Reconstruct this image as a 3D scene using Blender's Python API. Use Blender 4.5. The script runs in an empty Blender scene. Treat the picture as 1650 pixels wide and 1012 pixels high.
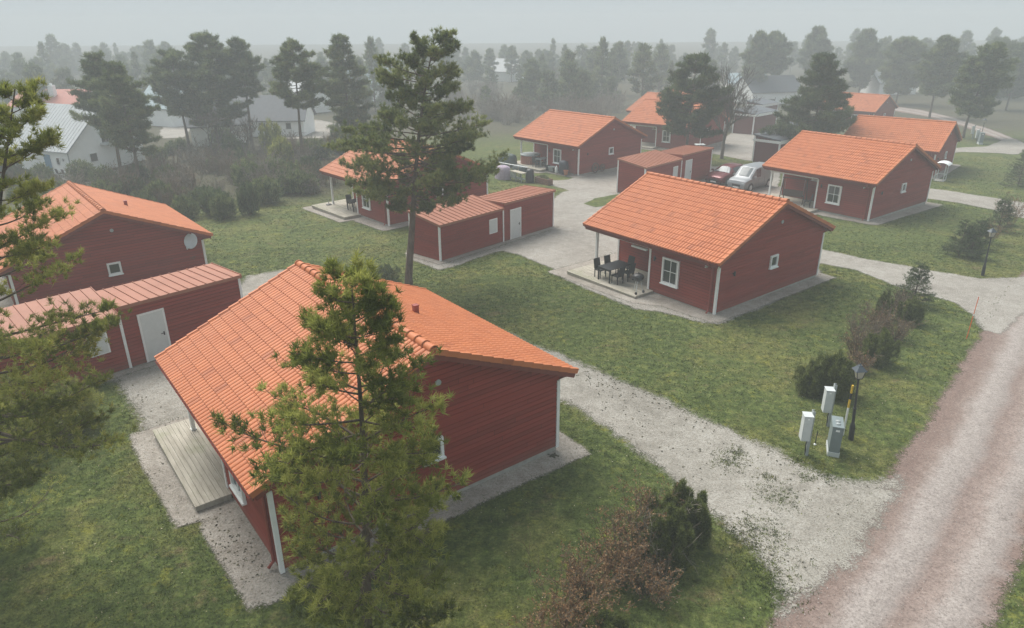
"""Red cottages with orange roofs in fog, seen from a drone."""
SKYC = (3.85, 4.35, 4.65, 1); SUN_E = 4.3; HAZEC = (.66, .705, .735, 1); HAZE_D = .0031; EXPO = 0.42
import bpy, math, random
import numpy as np
from mathutils import Vector, Matrix
from mathutils.geometry import delaunay_2d_cdt
random.seed(7); RNG = np.random.default_rng(7)
S = bpy.context.scene; COL = S.collection
R = math.radians
# ---------------------------------------------------------------- camera constants (solved from the photograph)
F_PX, PITCH, ROLL, CAM_H = 1133.83, 0.393007, -0.006034, 12.744
CX, CY = 825.0, 506.0

def _base(y):
    ys = [-60, 0, 15, 25, 35, 50, 65, 75, 90, 110, 140, 900]
    zs = [.5, .45, .36, .2, .07, -.05, -.2, -.38, -.9, -1.9, -2.6, -2.6]
    y = np.asarray(y, float); o = 0
    for d in (-5, -2.5, 0, 2.5, 5): o = o + np.interp(y + d, ys, zs)
    return o / 5

def gz(x, y):
    x = np.asarray(x, float); y = np.asarray(y, float)
    z = _base(y)
    for bx, by, h, s in ((-5, 19, .2, 9), (42, 70, -.45, 12), (-22, 37, -.28, 8), (10, 35, .08, 7), (-46, 72, -1.7, 12)):
        z = z + h * np.exp(-((x - bx) ** 2 + (y - by) ** 2) / (2 * s * s))
    return z

def at(u, v, dz=0.0):
    """photo pixel (1650 x 1012) -> point on the terrain"""
    a = (u - CX) / F_PX; b = (v - CY) / F_PX
    c, s = math.cos(ROLL), math.sin(ROLL)
    a, b = c * a + s * b, -s * a + c * b
    dy = math.cos(PITCH) - b * math.sin(PITCH); dzr = -math.sin(PITCH) - b * math.cos(PITCH)
    z = 0.0
    for _ in range(12):
        t = (z + dz - CAM_H) / dzr
        x, y = a * t, dy * t
        z = float(gz(x, y))
    return Vector((x, y, z))

# ---------------------------------------------------------------- mesh helpers
class MB:
    def __init__(s): s.v = []; s.f = []; s.m = []; s.uv = None
    def add(s, vs, fs, mi=0):
        b = len(s.v); s.v += [tuple(p) for p in vs]
        s.f += [tuple(b + i for i in f) for f in fs]; s.m += [mi] * len(fs); return s
    def box(s, x0, y0, z0, x1, y1, z1, mi=0, M=None):
        x0, x1 = min(x0, x1), max(x0, x1); y0, y1 = min(y0, y1), max(y0, y1); z0, z1 = min(z0, z1), max(z0, z1)
        vs = [(x0, y0, z0), (x1, y0, z0), (x1, y1, z0), (x0, y1, z0), (x0, y0, z1), (x1, y0, z1), (x1, y1, z1), (x0, y1, z1)]
        if M is not None: vs = [M @ Vector(p) for p in vs]
        return s.add(vs, [(0, 3, 2, 1), (4, 5, 6, 7), (0, 1, 5, 4), (1, 2, 6, 5), (2, 3, 7, 6), (3, 0, 4, 7)], mi)
    def bar(s, a, b, w, h=None, mi=0):
        a = Vector(a); b = Vector(b); h = h or w; d = (b - a); L = d.length
        q = d.to_track_quat('X', 'Z').to_matrix().to_4x4(); q.translation = a
        return s.box(0, -w / 2, -h / 2, L, w / 2, h / 2, mi, q)
    def tube(s, pts, rs, n=8, mi=0, caps=True):
        pts = [Vector(p) for p in pts]
        if not isinstance(rs, (list, tuple)): rs = [rs] * len(pts)
        vs = []; fs = []
        for i, p in enumerate(pts):
            d = (pts[min(i + 1, len(pts) - 1)] - pts[max(i - 1, 0)])
            if d.length < 1e-9: d = Vector((0, 0, 1))
            d.normalize(); u = d.cross(Vector((0, 0, 1)) if abs(d.z) < .9 else Vector((1, 0, 0))).normalized(); w = d.cross(u)
            for k in range(n):
                t = 2 * math.pi * k / n; vs.append(p + (u * math.cos(t) + w * math.sin(t)) * rs[i])
        for i in range(len(pts) - 1):
            for k in range(n):
                a = i * n + k; b = i * n + (k + 1) % n; fs.append((a, b, b + n, a + n))
        if caps: fs.append(tuple(range(n - 1, -1, -1))); fs.append(tuple((len(pts) - 1) * n + k for k in range(n)))
        return s.add(vs, fs, mi)
    def lathe(s, c, prof, n=14, mi=0):
        """prof: list of (r,z) from bottom to top"""
        vs = []; fs = []
        for r, z in prof:
            for k in range(n):
                t = 2 * math.pi * k / n; vs.append((c[0] + r * math.cos(t), c[1] + r * math.sin(t), c[2] + z))
        for i in range(len(prof) - 1):
            for k in range(n):
                a = i * n + k; b = i * n + (k + 1) % n; fs.append((a, b, b + n, a + n))
        fs.append(tuple(range(n - 1, -1, -1))); fs.append(tuple((len(prof) - 1) * n + k for k in range(n)))
        return s.add(vs, fs, mi)
    def build(s, name, mats, parent=None, smooth=False, uvs=None):
        me = bpy.data.meshes.new(name); me.from_pydata(s.v, [], s.f); me.update()
        if not isinstance(mats, (list, tuple)): mats = [mats]
        for m in mats: me.materials.append(m)
        if len(mats) > 1: me.polygons.foreach_set('material_index', s.m)
        if smooth: me.polygons.foreach_set('use_smooth', [True] * len(me.polygons))
        o = bpy.data.objects.new(name, me); COL.objects.link(o)
        if parent is not None: o.parent = parent
        return o

def np_mesh(name, V, Fc, mat, parent=None, var=None, smooth=False, link=True):
    """V (n,3), Fc (m,k) all the same k"""
    me = bpy.data.meshes.new(name); n, k = Fc.shape
    me.vertices.add(len(V)); me.vertices.foreach_set('co', np.ascontiguousarray(V, np.float32).ravel())
    me.loops.add(n * k); me.loops.foreach_set('vertex_index', np.ascontiguousarray(Fc, np.int32).ravel())
    me.polygons.add(n); me.polygons.foreach_set('loop_start', np.arange(0, n * k, k, dtype=np.int32))
    me.polygons.foreach_set('loop_total', np.full(n, k, np.int32))
    me.polygons.foreach_set('use_smooth', np.full(n, bool(smooth)))
    me.update(calc_edges=True)
    if var is not None:
        at_ = me.attributes.new('var', 'FLOAT', 'POINT'); at_.data.foreach_set('value', np.ascontiguousarray(var, np.float32))
    me.materials.append(mat)
    if not link: return me
    o = bpy.data.objects.new(name, me); COL.objects.link(o)
    if parent is not None: o.parent = parent
    return o

def empty(name, loc=(0, 0, 0), rz=0.0):
    o = bpy.data.objects.new(name, None); COL.objects.link(o); o.location = loc; o.rotation_euler = (0, 0, rz)
    o.empty_display_size = .3; return o
def tag(o, label, cat, group=None):
    o['label'] = label; o['category'] = cat
    if group: o['group'] = group
    return o
def kind(o, k): o['kind'] = k; return o
def copy_tree(o, parent=None):
    c = o.copy(); COL.objects.link(c); c.parent = parent
    for ch in o.children: copy_tree(ch, c)
    return c

# ---------------------------------------------------------------- materials
def srgb(r, g, b):
    f = lambda c: (c / 255 / 12.92) if c / 255 <= .04045 else ((c / 255 + .055) / 1.055) ** 2.4
    return (f(r), f(g), f(b), 1)
class NT:
    def __init__(s, name):
        s.m = bpy.data.materials.new(name); s.m.use_nodes = True; s.t = s.m.node_tree; s.n = s.t.nodes; s.l = s.t.links
        s.p = s.n['Principled BSDF']; s.out = s.n['Material Output']
    def new(s, ty, **k):
        n = s.n.new(ty)
        for a, b in k.items(): setattr(n, a, b)
        return n
    def link(s, a, b): s.l.new(a, b)
    def coord(s, kindc='Object'):
        if not hasattr(s, '_tc'): s._tc = s.new('ShaderNodeTexCoord')
        return s._tc.outputs[kindc]
    def noise(s, scale, detail=4, rough=.55, vec=None, dist=0, stretch=None):
        n = s.new('ShaderNodeTexNoise'); n.inputs['Scale'].default_value = scale; n.inputs['Detail'].default_value = detail
        n.inputs['Roughness'].default_value = rough; n.inputs['Distortion'].default_value = dist
        vec = vec or s.coord()
        if stretch:
            mp = s.new('ShaderNodeMapping'); mp.inputs['Scale'].default_value = stretch; s.link(vec, mp.inputs[0]); vec = mp.outputs[0]
        s.link(vec, n.inputs['Vector']); return n.outputs[0]
    def ramp(s, fac, stops):
        r = s.new('ShaderNodeValToRGB'); e = r.color_ramp.elements
        while len(e) < len(stops): e.new(.5)
        for i, (p, c) in enumerate(stops):
            e[i].position = p; e[i].color = c if len(c) == 4 else (*c, 1)
        s.link(fac, r.inputs[0]); return r.outputs[0]
    def step(s, fac, a, b):
        m = s.new('ShaderNodeMapRange'); m.inputs[1].default_value = a; m.inputs[2].default_value = b; s.link(fac, m.inputs[0]); return m.outputs[0]
    def mix(s, fac, a, b, mode='MIX'):
        m = s.new('ShaderNodeMix', data_type='RGBA', blend_type=mode)
        for inp, v in ((m.inputs['Factor'], fac), (m.inputs[6], a), (m.inputs[7], b)):
            if isinstance(v, (int, float)): inp.default_value = v
            elif isinstance(v, tuple): inp.default_value = v
            else: s.link(v, inp)
        return m.outputs[2]
    def math(s, op, a, b=0.0):
        m = s.new('ShaderNodeMath', operation=op)
        for inp, v in ((m.inputs[0], a), (m.inputs[1], b)):
            if isinstance(v, (int, float)): inp.default_value = v
            else: s.link(v, inp)
        return m.outputs[0]
    def attr(s, name):
        a = s.new('ShaderNodeAttribute'); a.attribute_name = name; return a.outputs['Fac']
    def bump(s, h, strength=.3, dist=.02):
        b = s.new('ShaderNodeBump'); b.inputs['Strength'].default_value = strength; b.inputs['Distance'].default_value = dist
        s.link(h, b.inputs['Height']); s.link(b.outputs[0], s.p.inputs['Normal'])
    def fin(s, col=None, rough=.8, metal=0, spec=.5, alpha=None):
        if col is not None:
            if isinstance(col, tuple): s.p.inputs['Base Color'].default_value = col
            else: s.link(col, s.p.inputs['Base Color'])
        s.p.inputs['Roughness'].default_value = rough; s.p.inputs['Metallic'].default_value = metal
        s.p.inputs['Specular IOR Level'].default_value = spec
        if alpha is not None: s.link(alpha, s.p.inputs['Alpha'])
        return s.m
def plain(name, col, rough=.6, metal=0, var=.12, scale=6, spec=.4, bump=0):
    t = NT(name); c = tuple(col[:3])
    n = t.noise(scale, 5)
    a = tuple(max(0, x * (1 - var)) for x in c) + (1,); b = tuple(min(1, x * (1 + var)) for x in c) + (1,)
    if bump: t.bump(t.noise(scale * 6, 3), bump, .01)
    return t.fin(t.mix(t.step(n, .3, .7), a, b), rough, metal, spec)

def ground_mat(name='grass_ground', blades=False):
    t = NT(name)
    n0 = t.noise(.13, 3); n1 = t.noise(.55, 5, .6, dist=.4); n2 = t.noise(3.2, 5, .65); n3 = t.noise(14, 5, .8); n5 = t.noise(3.6, 4, .7)
    g = t.ramp(n2, [(.30, (.043, .059, .015)), (.5, (.074, .097, .027)), (.68, (.116, .132, .043))])
    g2 = t.ramp(n2, [(.30, (.066, .077, .021)), (.55, (.122, .126, .039)), (.72, (.18, .166, .064))])
    c = t.mix(t.step(t.math('ADD', n1, t.math('MULTIPLY', t.math('SUBTRACT', n0, .5), .9)), .48, .68), g, g2)
    moss = t.noise(1.5, 5, .7); c = t.mix(t.math('MULTIPLY', t.step(moss, .57, .68), .75), c, (.165, .165, .030, 1))
    dry = t.noise(.8, 6, .75, stretch=(1, 1.3, 1)); c = t.mix(t.math('MULTIPLY', t.step(dry, .58, .70), .7), c, (.15, .11, .062, 1))
    sh = t.ramp(n3, [(.30, (.38, .38, .38)), (.5, (.95, .95, .95)), (.72, (1.7, 1.7, 1.6))])
    c = t.mix(1.0, c, sh, 'MULTIPLY'); c = t.mix(1.0, c, t.ramp(n5, [(.32, (.66, .68, .66)), (.68, (1.3, 1.3, 1.25))]), 'MULTIPLY')
    if blades:
        v = t.attr('var'); c = t.mix(1.0, c, t.ramp(v, [(0, (.75, .8, .7)), (.5, (1.15, 1.2, 1.05)), (.85, (1.5, 1.45, 1.2)), (1, (2.0, 1.8, 1.4))]), 'MULTIPLY')
        return t.fin(c, .9, spec=.1)
    # beyond the housing the ground is brown heath and woodland floor
    sep = t.new('ShaderNodeSeparateXYZ'); t.link(t.coord(), sep.inputs[0])
    far = t.step(t.math('ADD', sep.outputs[1], t.math('MULTIPLY', n1, 18)), 92, 112)
    x = t.math('ADD', sep.outputs[0], t.math('MULTIPLY', n1, 8))
    # left woodland: y > 52 and x < -8 - (y-52)*.1
    lf = t.math('MULTIPLY', t.step(t.math('ADD', sep.outputs[1], t.math('MULTIPLY', n1, 7)), 56, 61), t.step(x, -6, -12))
    wood = t.ramp(n2, [(.3, (.035, .034, .020)), (.5, (.065, .060, .036)), (.7, (.10, .092, .05))])
    c = t.mix(t.math('MAXIMUM', far, lf), c, wood)
    t.bump(t.math('ADD', n3, n2), .7, .05)
    return t.fin(c, .95, spec=.15)

def gravel_mat(name, lo, mid, hi, edge=.55, moss=.35, dirt=(.16, .13, .10)):
    t = NT(name)
    n1 = t.noise(.35, 4); n2 = t.noise(2.2, 6, .65); n3 = t.noise(16, 4, .85)
    v = t.new('ShaderNodeTexVoronoi'); v.inputs['Scale'].default_value = 26; t.link(t.coord(), v.inputs['Vector'])
    c = t.ramp(t.math('ADD', t.math('MULTIPLY', n1, .45), t.math('MULTIPLY', n2, .55)), [(.34, lo), (.5, mid), (.66, hi)])
    st = t.ramp(n3, [(.30, (.42, .40, .37)), (.46, (.90, .90, .89)), (.72, (1.30, 1.30, 1.30))])
    c = t.mix(1.0, c, st, 'MULTIPLY')
    cv = t.new('ShaderNodeSeparateColor'); t.link(v.outputs['Color'], cv.inputs[0])
    c = t.mix(t.math('MULTIPLY', t.step(cv.outputs[0], .80, .95), .35), c, (*dirt, 1))
    d = t.noise(1.1, 6, .75); c = t.mix(t.math('MULTIPLY', t.step(d, .58, .74), moss), c, (*dirt, 1))
    e = t.attr('var'); k = t.math('ADD', e, t.math('MULTIPLY', t.math('SUBTRACT', t.noise(1.6, 8, .85), .5), edge * 2.6))
    k = t.math('ADD', k, t.math('MULTIPLY', t.math('SUBTRACT', n3, .5), 1.1))
    t.bump(t.math('ADD', n3, v.outputs['Distance']), .6, .02)
    return t.fin(c, .95, spec=.2, alpha=t.step(k, .10, .42))

def road_mat():
    t = NT('road_gravel')
    n1 = t.noise(.6, 5, .6, stretch=(1, 1, 1)); n2 = t.noise(3.5, 6, .7); n3 = t.noise(15, 4, .85)
    cr = t.math('ADD', t.attr('cross'), t.math('MULTIPLY', t.math('SUBTRACT', t.noise(.25, 3), .5), .10))
    k = t.math('ADD', cr, t.math('MULTIPLY', t.math('SUBTRACT', n1, .5), .16)); k = t.math('ADD', k, t.math('MULTIPLY', t.math('SUBTRACT', n2, .5), .07))
    red = (.19, .138, .118); red2 = (.225, .175, .152); pale = (.315, .28, .258); grey = (.26, .228, .21)
    c = t.ramp(k, [(.0, red), (.12, red), (.22, red2), (.33, pale), (.40, (.30, .268, .247)), (.48, grey), (.56, (.215, .165, .145)), (.66, (.26, .208, .184)), (.76, pale), (.86, grey), (.95, red)])
    st = t.ramp(n3, [(.30, (.45, .42, .41)), (.46, (.90, .90, .90)), (.72, (1.35, 1.35, 1.35))])
    c = t.mix(1.0, c, st, 'MULTIPLY'); c = t.mix(1.0, c, t.ramp(n2, [(.3, (.82, .8, .8)), (.7, (1.12, 1.12, 1.12))]), 'MULTIPLY')
    e = t.attr('var'); kk = t.math('ADD', e, t.math('MULTIPLY', t.math('SUBTRACT', t.noise(1.2, 8, .85), .5), 1.6))
    kk = t.math('ADD', kk, t.math('MULTIPLY', t.math('SUBTRACT', n3, .5), 1.0))
    t.bump(n3, .6, .02)
    return t.fin(c, .95, spec=.2, alpha=t.step(kk, .10, .42))

def needle_mat(name, lo, mid, hi, rough=.6, trans=.25):
    t = NT(name); v = t.attr('var'); n = t.noise(.9, 3)
    c = t.ramp(t.math('ADD', t.math('MULTIPLY', v, .65), t.math('MULTIPLY', n, .35)), [(.2, lo), (.5, mid), (.8, hi)])
    t.fin(c, rough, spec=.25)
    tr = t.new('ShaderNodeBsdfTranslucent'); t.link(c, tr.inputs[0]); ms = t.new('ShaderNodeMixShader'); ms.inputs[0].default_value = trans
    t.link(t.p.outputs[0], ms.inputs[1]); t.link(tr.outputs[0], ms.inputs[2]); t.link(ms.outputs[0], t.out.inputs[0])
    return t.m
def bark_mat(name, lo, hi, sc=9):
    t = NT(name); n = t.noise(sc, 6, .7, stretch=(1, 1, .25)); m = t.noise(.8, 3)
    c = t.ramp(n, [(.3, lo), (.7, hi)]); c = t.mix(t.math('MULTIPLY', t.step(m, .5, .7), .4), c, (.10, .105, .08, 1)); t.bump(n, .9, .03); return t.fin(c, .95, spec=.1)
def roof_mat():
    t = NT('roof_tile'); uv = t.new('ShaderNodeUVMap'); uv.uv_map = 'tiles'
    fl = t.new('ShaderNodeVectorMath', operation='FLOOR'); t.link(uv.outputs[0], fl.inputs[0])
    wn = t.new('ShaderNodeTexWhiteNoise', noise_dimensions='2D'); t.link(fl.outputs[0], wn.inputs[0])
    c = t.ramp(wn.outputs[0], [(0, (.35, .10, .036)), (.03, (.43, .127, .044)), (.5, (.465, .142, .050)), (1, (.50, .158, .057))])
    oi = t.new('ShaderNodeObjectInfo'); vm = t.new('ShaderNodeVectorMath', operation='ADD'); t.link(t.coord(), vm.inputs[0])
    t.link(oi.outputs['Location'], vm.inputs[1]); V = vm.outputs[0]
    n = t.noise(.9, 5, vec=V); c = t.mix(t.math('MULTIPLY', t.step(n, .35, .75), .3), c, (.43, .16, .075, 1))
    n4 = t.noise(18, 4, .7, vec=V); c = t.mix(t.math('MULTIPLY', t.step(n4, .55, .8), .18), c, (.36, .11, .05, 1))
    lich = t.noise(2.6, 6, .75, vec=V); c = t.mix(t.math('MULTIPLY', t.step(lich, .56, .74), .35), c, (.33, .15, .085, 1))
    # fallen needles and lichen specks
    sp = t.noise(11, 3, .6, vec=V, stretch=(2.2, .8, 1)); ms = t.noise(.55, 2, vec=V)
    c = t.mix(t.math('MULTIPLY', t.math('MULTIPLY', t.step(sp, .66, .70), t.step(ms, .5, .62)), .75), c, (.07, .05, .035, 1))
    return t.fin(c, .62, spec=.35)
def siding_mat():
    t = NT('red_siding'); oi = t.new('ShaderNodeObjectInfo'); vm = t.new('ShaderNodeVectorMath', operation='ADD'); t.link(t.coord(), vm.inputs[0]); t.link(oi.outputs['Location'], vm.inputs[1])
    V = vm.outputs[0]
    n = t.noise(1.2, 5, .6, vec=V); n2 = t.noise(5, 5, .7, vec=V, stretch=(.25, .25, 8)); n3 = t.noise(40, 2, vec=V)
    c = t.ramp(n2, [(.3, (.195, .022, .013)), (.7, (.27, .037, .023))])
    c = t.mix(t.math('MULTIPLY', t.step(n, .45, .75), .3), c, (.25, .055, .04, 1)); c = t.mix(t.math('MULTIPLY', t.step(n3, .6, .8), .15), c, (.26, .10, .085, 1))
    sp = t.new('ShaderNodeSeparateXYZ'); t.link(t.coord(), sp.inputs[0])
    cb = t.new('ShaderNodeCombineXYZ'); t.link(t.math('FLOOR', t.math('DIVIDE', t.math('SUBTRACT', sp.outputs[2], .13), .145)), cb.inputs[0])
    row = t.new('ShaderNodeTexWhiteNoise', noise_dimensions='1D'); t.link(t.math('FLOOR', t.math('DIVIDE', t.math('SUBTRACT', sp.outputs[2], .13), .145)), row.inputs['W'])
    al = t.math('ADD', t.math('ADD', sp.outputs[0], sp.outputs[1]), t.math('MULTIPLY', row.outputs[0], 4.2)); t.link(t.math('FLOOR', t.math('DIVIDE', al, 4.2)), cb.inputs[1])
    wn = t.new('ShaderNodeTexWhiteNoise', noise_dimensions='2D'); t.link(cb.outputs[0], wn.inputs[0])
    c = t.mix(1.0, c, t.ramp(wn.outputs[0], [(0, (.86, .85, .84)), (1, (1.13, 1.14, 1.16))]), 'MULTIPLY')
    fr = t.math('FRACT', t.math('DIVIDE', al, 4.2)); c = t.mix(t.math('MULTIPLY', t.step(fr, .004, .002), .7), c, (.04, .01, .008, 1))
    dirt = t.math('MULTIPLY', t.step(t.math('ADD', sp.outputs[2], t.math('MULTIPLY', n, .5)), .80, .35), .4); c = t.mix(dirt, c, (.17, .10, .075, 1))
    t.bump(n2, .15, .01); return t.fin(c, .72, spec=.3)
def deck_mat():
    t = NT('weathered_deck'); n = t.noise(3, 6, .7, stretch=(.35, 3, 1)); n2 = t.noise(1.3, 4)
    c = t.ramp(n, [(.3, (.27, .245, .20)), (.7, (.46, .425, .36))]); c = t.mix(t.math('MULTIPLY', t.step(n2, .5, .7), .45), c, (.20, .22, .12, 1))
    t.bump(n, .3, .01); return t.fin(c, .9, spec=.2)
def metal_roof_mat():
    t = NT('red_sheet_roof'); n = t.noise(1.1, 5, .6); n2 = t.noise(9, 3)
    c = t.ramp(n, [(.3, (.27, .10, .058)), (.7, (.33, .13, .078))]); c = t.mix(t.math('MULTIPLY', t.step(n2, .5, .75), .25), c, (.33, .12, .08, 1))
    return t.fin(c, .62, spec=.3)

M = {}
M['ground'] = ground_mat(); M['blades'] = ground_mat('grass_blades', True)
M['gravel'] = gravel_mat('white_gravel', (.20, .185, .160), (.28, .262, .232), (.37, .352, .32))
M['yard'] = gravel_mat('yard_gravel', (.215, .197, .174), (.285, .265, .238), (.35, .332, .303), moss=.3, dirt=(.2, .16, .135))
M['strip'] = gravel_mat('gravel_strip', (.215, .19, .163), (.295, .267, .235), (.39, .36, .325), edge=.25, moss=.3, dirt=(.19, .15, .12))
M['road'] = road_mat()
M['tile'] = roof_mat(); M['siding'] = siding_mat(); M['deck'] = deck_mat(); M['sheetroof'] = metal_roof_mat()
M['white'] = plain('white_paint', (.74, .75, .74), .5, var=.06)
M['joint_shade'] = plain('siding_joint_shade', (.055, .013, .010), .9, var=.2)  # dark joint tone, with the shadow line between boards painted into it
M['trimred'] = plain('red_trim', (.17, .036, .025), .6)
M['concrete'] = plain('concrete_plinth', (.33, .32, .29), .9, var=.2, scale=4)
t = NT('window_glass'); M['glass'] = t.fin((.028, .032, .034, 1), .06, spec=.9)
M['curtain'] = plain('curtain', (.5, .5, .48), .9)
M['black'] = plain('black_plastic', (.022, .022, .024), .5, var=.2)
M['grey'] = plain('grey_metal', (.30, .33, .33), .45, metal=0, var=.08)
M['lightgrey'] = plain('light_grey_metal', (.50, .53, .53), .45, var=.05)
M['doorgrey'] = plain('door_grey', (.58, .61, .60), .5, var=.04)
M['redmetal'] = plain('red_metal', (.26, .05, .035), .45)
M['wood'] = plain('brown_wood', (.13, .085, .055), .8, var=.3, scale=14)
M['darkwood'] = plain('dark_wood', (.07, .045, .035), .7, var=.3, scale=14)
M['purple'] = plain('lilac_cover', (.36, .30, .37), .8, var=.15)
M['whitewall'] = plain('white_render', (.82, .83, .82), .8, var=.04, scale=1)
M['greyroof'] = plain('grey_sheet_roof', (.42, .44, .45), .7, var=.05, scale=1)
M['darkroof'] = plain('dark_roof', (.085, .095, .11), .6, var=.15, scale=2)
M['blueroof'] = plain('blue_grey_roof', (.25, .33, .36), .6, var=.1, scale=1)
M['redroof'] = plain('far_red_roof', (.40, .12, .08), .7, var=.12, scale=2)
M['bluedoor'] = plain('blue_door', (.10, .22, .34), .5)
M['bark'] = bark_mat('pine_bark', (.055, .042, .033), (.20, .155, .125))
M['greybark'] = bark_mat('grey_bark', (.09, .08, .07), (.22, .20, .18))
# ================================================================ the setting
def grid_axis(a, b, step, lo, hi):
    c = list(np.arange(a, b + .01, step)); l = [lo + (a - lo) * k / 8 for k in range(8)]; h = [b + (hi - b) * (k + 1) / 8 for k in range(8)]
    return np.array(l + c + h)
gx = grid_axis(-80, 100, 1.0, -520, 520); gy = grid_axis(0, 150, 1.0, -60, 600)
GX, GY = np.meshgrid(gx, gy); GZ = gz(GX, GY)
nx, ny = len(gx), len(gy); idx = np.arange(nx * ny).reshape(ny, nx)
FQ = np.stack([idx[:-1, :-1], idx[:-1, 1:], idx[1:, 1:], idx[1:, :-1]], -1).reshape(-1, 4)
kind(np_mesh('ground', np.stack([GX, GY, GZ], -1).reshape(-1, 3), FQ, M['ground'], smooth=True), 'structure')

def densify(P, step=.4, amp=.12, seed=0):
    rg = np.random.default_rng(seed); out = []
    n = len(P)
    for i in range(n):
        a = np.array(P[i][:2]); b = np.array(P[(i + 1) % n][:2]); L = np.linalg.norm(b - a); k = max(1, int(L / step))
        d = (b - a) / max(L, 1e-6); nn = np.array([-d[1], d[0]])
        for j in range(k):
            q = a + (b - a) * j / k; ph = seed * 3.1
            w = amp * (.7 * math.sin(q[0] * .9 + ph) * math.sin(q[1] * 1.1 + ph * 2) + .3 * math.sin(q[0] * 3.1 + q[1] * 2.3 + ph)) + .12
            out.append(q + nn * (w + rg.normal() * amp * .15))
    return out
def inside(poly, X, Y):
    r = np.zeros(X.shape, bool); n = len(poly)
    for i in range(n):
        x1, y1 = poly[i]; x2, y2 = poly[(i + 1) % n]
        c = ((y1 > Y) != (y2 > Y)) & (X < (x2 - x1) * (Y - y1) / ((y2 - y1) if y2 != y1 else 1e-9) + x1); r ^= c
    return r
POLYS = []
def sheet(name, P, mat, dz, step=.4, amp=.12, grid=.6, seed=0, cross=None, soft=.5):
    B = densify(P, step, amp, seed); POLYS.append(np.array(B))
    xs = [p[0] for p in B]; ys = [p[1] for p in B]
    X, Y = np.meshgrid(np.arange(min(xs), max(xs), grid), np.arange(min(ys), max(ys), grid)); X = X.ravel(); Y = Y.ravel()
    ok = inside(B, X, Y); X, Y = X[ok], Y[ok]
    BA = np.array(B); D = np.full(X.shape, 9.0)
    for i in range(len(BA)):
        a = BA[i]; b = BA[(i + 1) % len(BA)]; ab = b - a; t = np.clip(((X - a[0]) * ab[0] + (Y - a[1]) * ab[1]) / max(ab @ ab, 1e-9), 0, 1)
        D = np.minimum(D, np.hypot(X - a[0] - t * ab[0], Y - a[1] - t * ab[1]))
    ok = D > .15; X, Y, D = X[ok], Y[ok], D[ok]
    pts = [Vector(p) for p in B] + [Vector((x, y)) for x, y in zip(X, Y)]
    nb = len(B)
    v, e, f, ov, oe, of = delaunay_2d_cdt(pts, [(i, (i + 1) % nb) for i in range(nb)], [], 1, 1e-5)
    vv = np.array([(p[0], p[1]) for p in v]); z = gz(vv[:, 0], vv[:, 1]) + dz
    dist = np.zeros(len(v))
    for i, o in enumerate(ov):
        o = [k for k in o]
        dist[i] = 0 if (not o or min(o) < nb) else min(D[o[0] - nb] / soft, 2.5)
    me_o = np_mesh(name, np.column_stack([vv, z]), np.array([t for t in f if len(t) == 3]), mat, var=dist, smooth=True)
    if cross is not None:
        a = me_o.data.attributes.new('cross', 'FLOAT', 'POINT'); a.data.foreach_set('value', cross(vv[:, 0], vv[:, 1]).astype(np.float32))
    return kind(me_o, 'structure')
def px(*uv): return [tuple(at(u, v))[:2] for u, v in uv]

# main gravel road: centreline in world space, from below the frame to beyond the right edge and round the back
rl = px((1236, 1012), (1480, 700), (1575, 540), (1650, 438)); rr = px((1600, 1012), (1650, 886))
L0, L1_, L2, L3 = [np.array(p) for p in rl]; R0, R1 = [np.array(p) for p in rr]
wd = 5.0
left = [L0 + (L0 - L1_) / np.linalg.norm(L0 - L1_) * 12, L0, L1_, L2, L3, np.array([L3[0] + 9, L3[1] + 11.5])]
def offs(P, w):
    o = []
    for i, p in enumerate(P):
        d = P[min(i + 1, len(P) - 1)] - P[max(i - 1, 0)]; d = d / np.linalg.norm(d); o.append(p + np.array([d[1], -d[0]]) * w)
    return o
road_w = float(abs(np.cross(np.append(R0 - L0, 0), np.append(L1_ - L0, 0) / np.linalg.norm(L1_ - L0))[2]))
print('ROAD WIDTH', road_w, 'L', [p.round(1) for p in left])
far_in = [np.array(p) for p in px((1652, 246), (1590, 218), (1540, 200), (1487, 187), (1400, 172))]
far_out = [np.array(p) for p in px((1700, 244), (1652, 231), (1590, 206), (1540, 190), (1487, 177.5), (1400, 164))]
lefts = left + [np.array([L3[0] + 15, L3[1] + 22]), np.array([far_in[0][0] + 6, far_in[0][1] - 10]), far_in[0], *far_in[1:]]
rights = offs(left, road_w) + [np.array([L3[0] + 22, L3[1] + 22]), np.array([far_in[0][0] + 13, far_in[0][1] - 8]), far_out[0] + np.array([5, 0]), *far_out[1:]]
def polydist(P, X, Y):
    D = np.full(np.shape(X), 1e9)
    for a, b in zip(P[:-1], P[1:]):
        ab = b - a; t = np.clip(((X - a[0]) * ab[0] + (Y - a[1]) * ab[1]) / max(ab @ ab, 1e-9), 0, 1)
        D = np.minimum(D, np.hypot(X - a[0] - t * ab[0], Y - a[1] - t * ab[1]))
    return D
def road_cross(X, Y):
    a = polydist(lefts, X, Y); b = polydist(rights, X, Y); return a / (a + b + 1e-6)
sheet('main_road', [tuple(p) for p in lefts] + [tuple(p) for p in rights[::-1]], M['road'], .012, .6, .12, .6, 3, cross=road_cross, soft=.7)
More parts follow.
